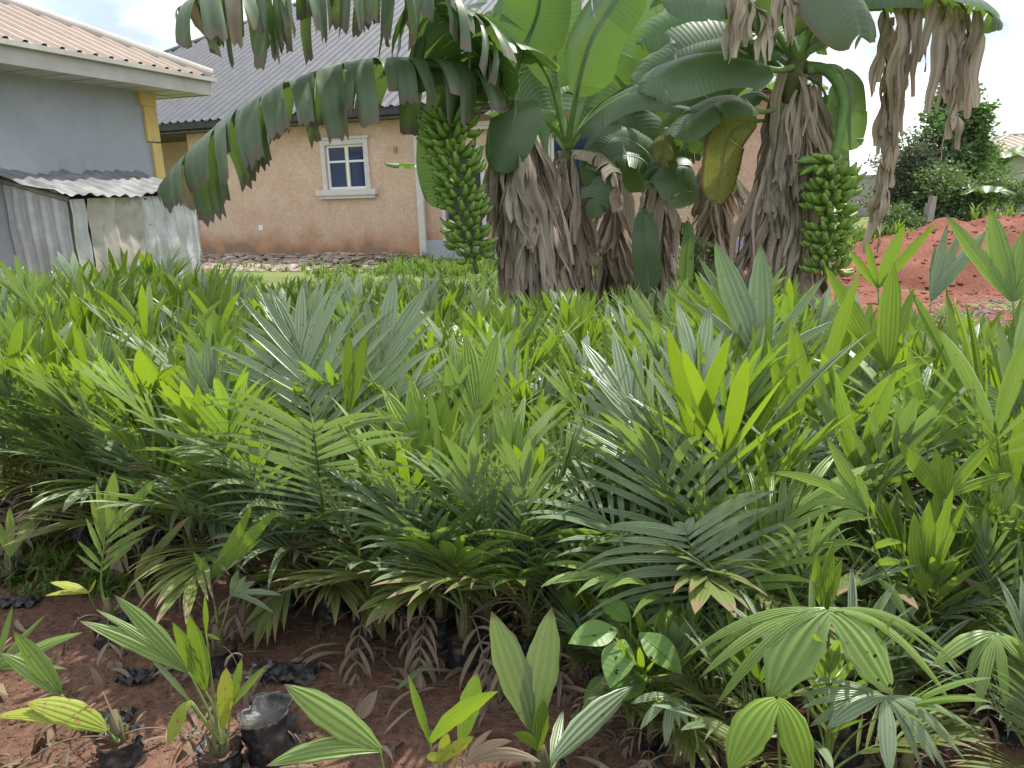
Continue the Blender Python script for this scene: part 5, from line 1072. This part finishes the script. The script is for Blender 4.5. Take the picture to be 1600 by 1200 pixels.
seedling('tall backlit yellow-green seedling with broad pleated blades at right', (1480, 1150), [
    ([(1485, 900, 2.1), (1474, 780, 2.1)], [(1403, 688, 2.1, 26, .03), (1462, 700, 2.1, 22, .0), (1482, 710, 2.1, 28, .0), (1560, 680, 2.1, 20, .03), (1590, 740, 2.1, 16, .08)], 'new', FC, {'pleat': .3, 'rr': .006}),
    ([(1465, 1000, 2.0), (1445, 930, 2.0)], [(1428, 800, 2.0, 32, .0), (1452, 782, 2.0, 30, .0), (1490, 760, 2.0, 22, .0), (1510, 780, 2.0, 16, .0)], 'new', FC, {'pleat': .3, 'rr': .006}),
    ([(1420, 960, 1.95), (1370, 860, 1.9), (1355, 800, 1.9)], [(1300, 808, 1.85, 14, .15, (1352, 812), 1.9), (1368, 835, 1.85, 11, .2, (1356, 830), 1.9), (1410, 848, 1.85, 14, .2, (1362, 860), 1.9), (1408, 880, 1.85, 15, .2, (1368, 885), 1.9), (1418, 970, 1.85, 15, .2, (1372, 905), 1.9), (1340, 740, 1.9, 20, .0), (1302, 730, 1.9, 16, .05), (1255, 790, 1.85, 13, .15, (1352, 800), 1.9), (1202, 738, 1.85, 16, .12, (1345, 790), 1.9), (1290, 680, 1.9, 18, .02)], 'mid', FC, {'rr': .005}),
    ([(1530, 1000, 2.1), (1560, 900, 2.15)], [(1480, 830, 2.2, 13, .0), (1500, 790, 2.2, 14, .0), (1530, 770, 2.2, 14, .0), (1600, 780, 2.2, 16, .0), (1630, 820, 2.2, 16, .0), (1640, 880, 2.2, 16, .05)], 'old', FC, {'rr': .006})], Y=2.25, dead=2)
# ---- separate seedlings on the bare soil, front left ----
seedling('small pale seedling with upright comb of leaflets, standing alone on the bare soil at left', (178, 1000), [
    ([(160, 930, 2.6), (158, 900, 2.6), (164, 838, 2.62)], [(179, 735, 2.62, 24, .0), (246, 747, 2.6, 18, .02), (150, 752, 2.62, 11, .0), (140, 768, 2.62, 11, .0, (162, 855), 2.62), (134, 808, 2.62, 9, .0, (160, 870), 2.61), (121, 845, 2.62, 9, .0, (159, 885), 2.6), (119, 866, 2.62, 7, .0, (158, 895), 2.6), (238, 804, 2.6, 10, .05, (163, 850), 2.61), (246, 820, 2.6, 9, .05, (161, 866), 2.6), (226, 838, 2.6, 8, .05, (160, 880), 2.6), (208, 854, 2.6, 7, .05, (159, 892), 2.6)], 'mid', FC, {'tw': .2}),
    ([(150, 950, 2.45), (138, 926, 2.42)], [(78, 910, 2.4, 14, .1), (70, 931, 2.4, 9, .1), (150, 905, 2.4, 10, .0)], 'yellow', UPC, {}),
    ([(190, 940, 2.6), (210, 905, 2.62)], [(297, 806, 2.65, 13, .05), (240, 850, 2.6, 12, .05), (225, 940, 2.55, 10, .15), (260, 870, 2.6, 10, .05)], 'old', FC, {})], dead=4)
seedling('seedling with two bright narrow upright blades, right of the pale comb leaved one', (345, 1045), [
    ([(338, 960, 2.4), (327, 905, 2.4)], [(394, 789, 2.4, 18, -.05), (436, 795, 2.4, 20, .02), (412, 840, 2.4, 10, .03), (302, 862, 2.4, 12, .0), (275, 930, 2.35, 11, .05)], 'new', FC, {'tw': .2}),
    ([(350, 970, 2.3), (360, 930, 2.3)], [(442, 930, 2.3, 10, .1), (400, 908, 2.3, 11, .05), (385, 900, 2.3, 11, .0), (372, 890, 2.3, 12, .0), (430, 960, 2.25, 9, .15)], 'mature', FC, {})], dead=3)
seedling('seedling with long pale blades leaning left and a yellow spotted leaf, bottom left', (348, 1205), [
    ([(325, 1110, 1.9), (295, 1050, 1.9)], [(124, 970, 1.9, 25, .06), (179, 930, 1.92, 27, .05), (150, 952, 1.92, 15, .06)], 'mid', V((.1, -.8, .6)), {'tw': .2}),
    ([(335, 1110, 1.85), (320, 1078, 1.85)], [(270, 972, 1.85, 28, .0), (295, 960, 1.85, 30, .0)], 'new', FC, {'pleat': .35, 'tw': .1}),
    ([(330, 1060, 1.88), (322, 990, 1.9)], [(320, 930, 1.9, 9, .0), (345, 1000, 1.9, 5, .0)], 'new', FC, {}),
    ([(350, 1160, 1.82), (347, 1140, 1.82)], [(354, 1043, 1.82, 26, .0)], 'yellow', FC, {'pleat': .2, 'tw': 0, 'blunt': 3.2}),
    ([(355, 1150, 1.84), (360, 1105, 1.85)], [(378, 1027, 1.86, 14, .0), (418, 1038, 1.86, 12, .05)], 'mid', FC, {}),
    ([(330, 1140, 1.8), (300, 1096, 1.8)], [(262, 1165, 1.78, 26, .25)], 'yellow', UPC, {'pleat': .05}),
    ([(335, 1150, 1.9), (300, 1100, 1.9)], [(232, 1025, 1.9, 10, .05)], 'mature', FC, {})], dead=4)
seedling('seedling with a striped yellow-green pleated leaf lying out to the left edge', (190, 1190), [
    ([(185, 1160, 1.9), (168, 1140, 1.9)], [(40, 1098, 1.88, 42, .12), (-10, 1120, 1.86, 26, .15)], 'yellow', UPC, {'pleat': .3, 'tw': .2, 'blunt': 2.4}),
    ([(150, 1130, 1.95), (95, 1085, 1.95)], [(20, 985, 1.95, 30, .02), (0, 1020, 1.95, 26, .05), (40, 1040, 1.95, 18, .05)], 'mid', V((.1, -.8, .6)), {}),
    ([(185, 1140, 1.9), (160, 1080, 1.95)], [(140, 1040, 1.98, 14, .1), (120, 1080, 1.9, 10, .2)], 'dead', FC, {})], dead=5, deadlen=.25)
seedling('seedling cut by the left edge with pale blades arching over the soil', (-60, 1080), [
    ([(-50, 1060, 2.05), (-10, 1045, 2.05)], [(130, 988, 2.0, 20, .05), (72, 960, 2.05, 13, .03), (20, 945, 2.1, 13, .0), (105, 1045, 1.98, 11, .05)], 'mid', UPC, {'tw': .3})], dead=2)
seedling('small upright seedling among tiny weeds at the left edge', (17, 900), [
    ([(17, 890, 3.0), (15, 870, 3.0)], [(15, 790, 3.0, 15, .0), (70, 762, 3.0, 14, -.02), (-12, 800, 3.0, 14, .0), (60, 800, 3.0, 8, .1)], 'mid', FC, {'tw': .3})], dead=3, bagh=.05, cz=.07, deadlen=.14)
seedling('light green seedling with broad blades pointing left at the bottom edge', (612, 1290), [
    ([(606, 1240, 1.55), (594, 1172, 1.52)], [(444, 1069, 1.5, 48, .02), (416, 1197, 1.45, 34, .14)], 'mid', V((.1, -.8, .7)), {'pleat': .15, 'tw': .3})], Y=1.6, dead=1, bagh=.07, cz=.08)
seedling('yellowing seedling with twisted leaves and dry tips at the bottom centre', (690, 1290), [
    ([(680, 1220, 1.6), (672, 1160, 1.58)], [(638, 1054, 1.62, 15, -.05), (778, 1080, 1.5, 30, .1)], 'new', FC, {'pleat': .08, 'tw': .8}),
    ([(705, 1220, 1.6), (720, 1160, 1.6)], [(746, 1050, 1.6, 34, .0)], 'mid', FC, {'tw': .1, 'blunt': 2.6}),
    ([(690, 1230, 1.55), (690, 1190, 1.52)], [(740, 1150, 1.5, 22, .05), (700, 1146, 1.5, 20, .1), (666, 1180, 1.5, 18, .1)], 'yellow', FC, {'pleat': .1}),
    ([(710, 1230, 1.5), (730, 1195, 1.5)], [(800, 1158, 1.48, 18, .2), (845, 1190, 1.46, 22, .2), (770, 1140, 1.5, 14, .2)], 'dead', FC, {'tw': 3})], Y=1.62, dead=2, bagh=.07, cz=.08)
seedling('two-bladed blue-green seedling standing open like a V at the bottom centre', (848, 1215), [
    ([(843, 1180, 1.86), (832, 1140, 1.84)], [(768, 955, 1.78, 54, .02), (862, 949, 1.8, 54, .0)], 'mature', FC, {'pleat': .15, 'tw': .15}),
    ([(845, 1190, 1.82), (840, 1172, 1.8)], [(850, 1093, 1.8, 26, .0), (802, 1146, 1.78, 20, .2)], 'new', FC, {'pleat': .25})], dead=2, bagh=.07, cz=.06)
seedling('dark seedling with a broad blade leaning right at the bottom centre', (850, 1290), [
    ([(855, 1230, 1.65), (862, 1190, 1.65)], [(990, 1072, 1.8, 44, .06), (880, 1110, 1.8, 20, .0)], 'mature', FC, {'pleat': .2, 'tw': .3}),
    ([(850, 1230, 1.7), (900, 1130, 1.85)], [(1010, 1060, 1.95, 14, .1), (960, 1040, 1.95, 12, .05)], 'old', UPC, {})], Y=1.66, dead=2, bagh=.07, cz=.08)

# broad-leaved weed with veined oval leaves
M['broadleaf'] = leafmat('broad_leaf', (.09, .19, .04), (.15, .27, .06), (.3, .5, .05), .3, .4, .5, stripes=9, stripe_axis='Y', tip=2, wave=.05, bump=.15, spots=-.02)
p = gr(985, 1150); bl = thing('broadleaf_plant', 'low broad-leaved plant with oval veined insect-bitten leaves at the foot of the bed', 'plant', p)
for (bx, by, Y, dx, dy, dz, Lf, Wf) in ((965, 985, 1.95, -1, -.3, .05, .15, .085), (975, 1000, 1.9, -.3, -.6, -.35, .14, .09), (1000, 990, 1.9, .7, -.5, -.45, .15, .085), (1010, 975, 2.0, 1, -.1, .0, .13, .08), (985, 970, 2.0, -.5, .3, .3, .11, .07), (1100, 1005, 1.95, .5, -.4, -.3, .14, .085), (1120, 1000, 2.0, .9, -.1, -.1, .12, .08), (1010, 1055, 1.9, -.8, -.4, -.2, .13, .08), (960, 1060, 2.0, -.7, -.4, -.2, .12, .07)):
    q = at(bx, by, Y)-p; d = V((dx, dy, dz)).normalized(); mb = MB(); nrm = V((0, -.45, .9)); nrm = (nrm-d*nrm.dot(d)).normalized()
    leaflet(mb, q, d, nrm, Lf, Wf, .4, 24, 32, .18, .0, 0, .12, .42, rh.random(), 0, 1.7); mb.punch(2, .0045, rh); mb.tube([q, q+d*Lf*.8], [.0025, .001], 4, 1)
    mb.tube(bez(V((0, 0, 0)), q*.5+V((0, 0, .08)), q, 8), .003, 5, 1); obj('leaf', mb, [M['broadleaf'], M['petiole']], bl)

# ================= THE BED =================
rf = random.Random(2024)
FE = [(-400, 790), (0, 815), (200, 865), (400, 950), (560, 1000), (780, 1045), (900, 1080), (1000, 1170), (1080, 1290), (2200, 1290)]
def front_edge(px):
    for (a, b), (c, d) in zip(FE[:-1], FE[1:]):
        if a <= px <= c: return b+(d-b)*(px-a)/(c-a)
    return 1290
ENV = [(-300, 350), (0, 362), (150, 362), (230, 385), (310, 410), (420, 432), (600, 436), (720, 430), (850, 447), (1000, 450), (1100, 430), (1200, 430), (1290, 450), (1400, 480), (1700, 480)]
def env(px, d):
    for (a, b), (c, e) in zip(ENV[:-1], ENV[1:]):
        if a <= px <= c: y = b+(e-b)*(px-a)/(c-a); break
    else: y = 440
    if d < 2.0: y = max(y, 1010)
    elif d < 2.35: y = max(y, 780 if px > 1000 else 930)
    elif d < 2.9: y = max(y, 480 if px > 1050 else 640)
    elif d < 3.6: y = max(y, 405 if px > 1050 else 520)
    elif d < 4.6: y = max(y, 470)
    return y
protos = []
for look, n_ in (('feathery', 8), ('broad', 7), ('lush', 6)):
    for k in range(n_): protos.append((look,)+make_seedling(look, 100+len(protos), rf.choice([8, 9, 10])))
spots = []
y = 1.72
while y < 11.2:
    sp = .27 if y < 2.4 else (.36 if y < 3.2 else (.43 if y < 5 else (.50 if y < 7.5 else .56)))
    x = -.70*y-.5+rf.uniform(0, sp)
    while x < .68*y+.35:
        jx, jy = x+rf.uniform(-.12, .12), y+rf.uniform(-.12, .12); x += sp
        px, py = proj((jx, jy, 0))
        if py > front_edge(px): continue
        if any(math.hypot(jx-h[0], jy-h[1]) < (.11 if px > 900 else .2) for h in HERO): continue
        # shed and grey house keep-out, banana stems, mound
        lp = sm_.inverted() @ V((jx, jy, 0))
        if lp.y < SW+.3 and True and lp.x > sx0-.6: continue
        if lp.y < .3: continue
        if jx > 1.9 and jy > 6.3+.0*jx: continue
        if px > 780 and jy > 7.0: continue
        if px > 1290 and jy > 5.2: continue
        if jy > 8.9 and px > 720: continue
        if jy > 10.2 and px > 620: continue
        spots.append((jx, jy, px, py))
    y += sp*.9
rr_ = random.Random(8)
for px in range(-40, 1000, 62):
    q = gr(px+rr_.uniform(-12, 12), front_edge(px)-rr_.uniform(14, 50)); spots.append((q.x, q.y, px, front_edge(px)))
print('seedling spots', len(spots), len(HERO))
LK = {'feathery': 'grey-green feathery palm seedling', 'broad': 'broad-bladed green palm seedling', 'lush': 'bright yellow-green palm seedling'}
def zone(px, d):
    if d < 3.0: return 'in the front rows at lower right' if px > 1050 else ('in the front rows, centre' if px > 560 else 'in the front rows at left')
    if d < 5: return 'in the dense right part' if px > 1050 else ('in the dense middle of the bed' if px > 500 else 'in the dense left part of the bed')
    if px < 330: return 'at the back before the tin shed'
    if px < 780: return 'at the back before the peach house'
    if px < 1290: return 'at the back before the banana plants'
    return 'at the back before the red mound'
used = set(); cnt = 0
random.Random(5).shuffle(spots)
NMAX = 298-len(HERO)
if len(spots) > NMAX: spots = sorted(spots, key=lambda s: s[1])[:NMAX]; random.Random(5).shuffle(spots)
for (x, y, px, py) in spots:
    wts = [1.7 if pr[0] == 'feathery' else (1.6 if pr[0] == 'broad' else (1.4 if px > 1050 or y > 6 else .8)) for pr in protos]
    if cnt < len(protos): k = cnt
    else: k = rf.choices(range(len(protos)), wts)[0]
    look, root, top = protos[k]
    if k in used: o = copy_tree(root)
    else: o = root; used.add(k)
    yh = proj((x, y, 1.6))[1]; e = env(px, y)
    hmax = 1.6-(e-yh)/1247*y*1.0
    h = (1.22-.035*y)*rf.uniform(.84, 1.1); 
    if px < 330: h *= 1.12
    if px > 1050: h *= 1.12
    s = max(.24, min(h, hmax*rf.uniform(.93, 1.04))/top)
    o.location = (x, y, gz(x, y)-.01 if y < 8.9 else -.01); o.rotation_euler = (rf.uniform(-.06, .06), rf.uniform(-.06, .06), rf.uniform(0, 6.283)); o.scale = (max(s, .42) if s > .42 else s*1.1,)*2+(s,)
    tag(o, LK[look]+' '+zone(px, y), 'palm seedling', 'oil palm seedlings in black grow bags'); cnt += 1

# ---- loose bags, torn plastic, litter ----
p = gr(432, 1170); o = obj('empty_bag', bag_mesh(random.Random(9), .068, .15), [M['bag'], M['bag']]); o.location = (p.x, p.y, -.01); o.rotation_euler = (.12, -.1, 0); tag(o, 'crumpled black grow bag without a plant, standing on the bare soil at lower left', 'grow bag')
rl = random.Random(13)
for i, (px, py, sx, sy, lab) in enumerate(((440, 1055, .12, .05, 'flat torn black plastic sheet lying on the soil behind the plantless bag'), (170, 1130, .07, .05, 'crumpled black plastic on the soil beside the drooping yellow-green leaf'), (215, 1060, .06, .04, 'piece of black plastic among the dry fronds at left'), (30, 940, .08, .04, 'black plastic half buried at the left edge'))):
    mb = MB(); rows = []; p = gr(px, py)
    for a in range(19):
        row = []
        for b_ in range(13):
            u, v_ = a/18*2-1, b_/12*2-1; rr_ = 1-.25*abs(noise.noise(V((u*2, v_*2, i*9))))*2*(abs(u)+abs(v_))*.5
            q = V((u*sx*rr_, v_*sy*rr_, 0)); nzv = noise.noise(V((u*3, v_*3, i*5)))+.5*noise.noise(V((u*8, v_*8, i)))
            row.append(mb.vert(q+V((0, 0, gz(p.x+q.x, p.y+q.y)+.018+.03*nzv))))
        rows.append(row)
    mb.grid(rows); o = obj('plastic_sheet', mb, M['bag']); o.location = (p.x, p.y, 0); o.rotation_euler = (0, 0, 0); tag(o, lab, 'plastic sheet', 'torn black plastic on the soil')
def litterleaf(mb, p, L_, W_, rnd):
    a = rnd.uniform(0, 6.28); d = V((math.cos(a), math.sin(a), rnd.uniform(.0, .5))); leaflet(mb, p, d, V((rnd.uniform(-.6, .6), rnd.uniform(-.6, .6), 1)), L_, W_, rnd.uniform(.3, 2), 3, 8, rnd.uniform(.2, .9), .05, 0, .3, .4, rnd.random(), rnd.uniform(-1.2, 1.2))
mb = MB()
for _ in range(1500):
    px = rl.uniform(-80, 1500); py = rl.uniform(800, 1260)
    fe = front_edge(px)
    if py > fe+40 and rl.random() < .72: continue
    p = gr(px, py); p.z = gz(p.x, p.y)+rl.uniform(.0, .03); litterleaf(mb, p, rl.uniform(.04, .17), rl.uniform(.006, .024), rl)
for _ in range(700):
    px = rl.uniform(-80, 1500); py = rl.uniform(860, 1260); p = gr(px, py); p.z = gz(p.x, p.y)+.006; a = rl.uniform(0, 6.28); d = V((math.cos(a), math.sin(a), rl.uniform(-.05, .15)))*rl.uniform(.02, .12); mb.tube([p, p+d*.5+V((rl.uniform(-.01, .01), 0, .008)), p+d], [.0016, .0014, .0008], 3)
tag(obj('leaf_litter', mb, M['dead']), 'dry fallen leaflets and stalks scattered over the soil between the bags', 'leaf litter', kind='stuff')
mb = MB()
for _ in range(3500):
    px = rl.uniform(-80, 1100); py = rl.uniform(880, 1240); p = gr(px, py); p.z = gz(p.x, p.y)+.001; stone(mb, p, rl.uniform(.002, .007)*(2 if rl.random() < .06 else 1), rl)
tag(obj('soil_crumbs', mb, M['soil']), 'loose crumbs of red-brown soil at the front', 'soil', kind='stuff')
for i, (px, py, L_, W_, lab) in enumerate(((565, 1130, .10, .04, 'pale dry leaf scrap stuck upright behind the light green seedling'), (620, 1085, .22, .02, 'long dark green leaflet lying slantwise on the soil'), (1075, 1065, .12, .03, 'curled brown dead leaf under the broad veined leaves'))):
    mb = MB(); p = gr(px, py) if i != 2 else at(px, py, 1.95); p.z += .02
    leaflet(mb, V((0, 0, 0)), V((.5, .2, .9)) if i == 0 else (V((.6, .75, .12)) if i == 1 else V((-1, -.1, .1))), V((0, -1, .4)), L_, W_, .6, 5, 10, .3, .08, 0, .4, .4, .9)
    o = obj('fallen_leaf', mb, M['dead'] if i != 1 else M['mature']); o.location = p; tag(o, lab, 'leaf')
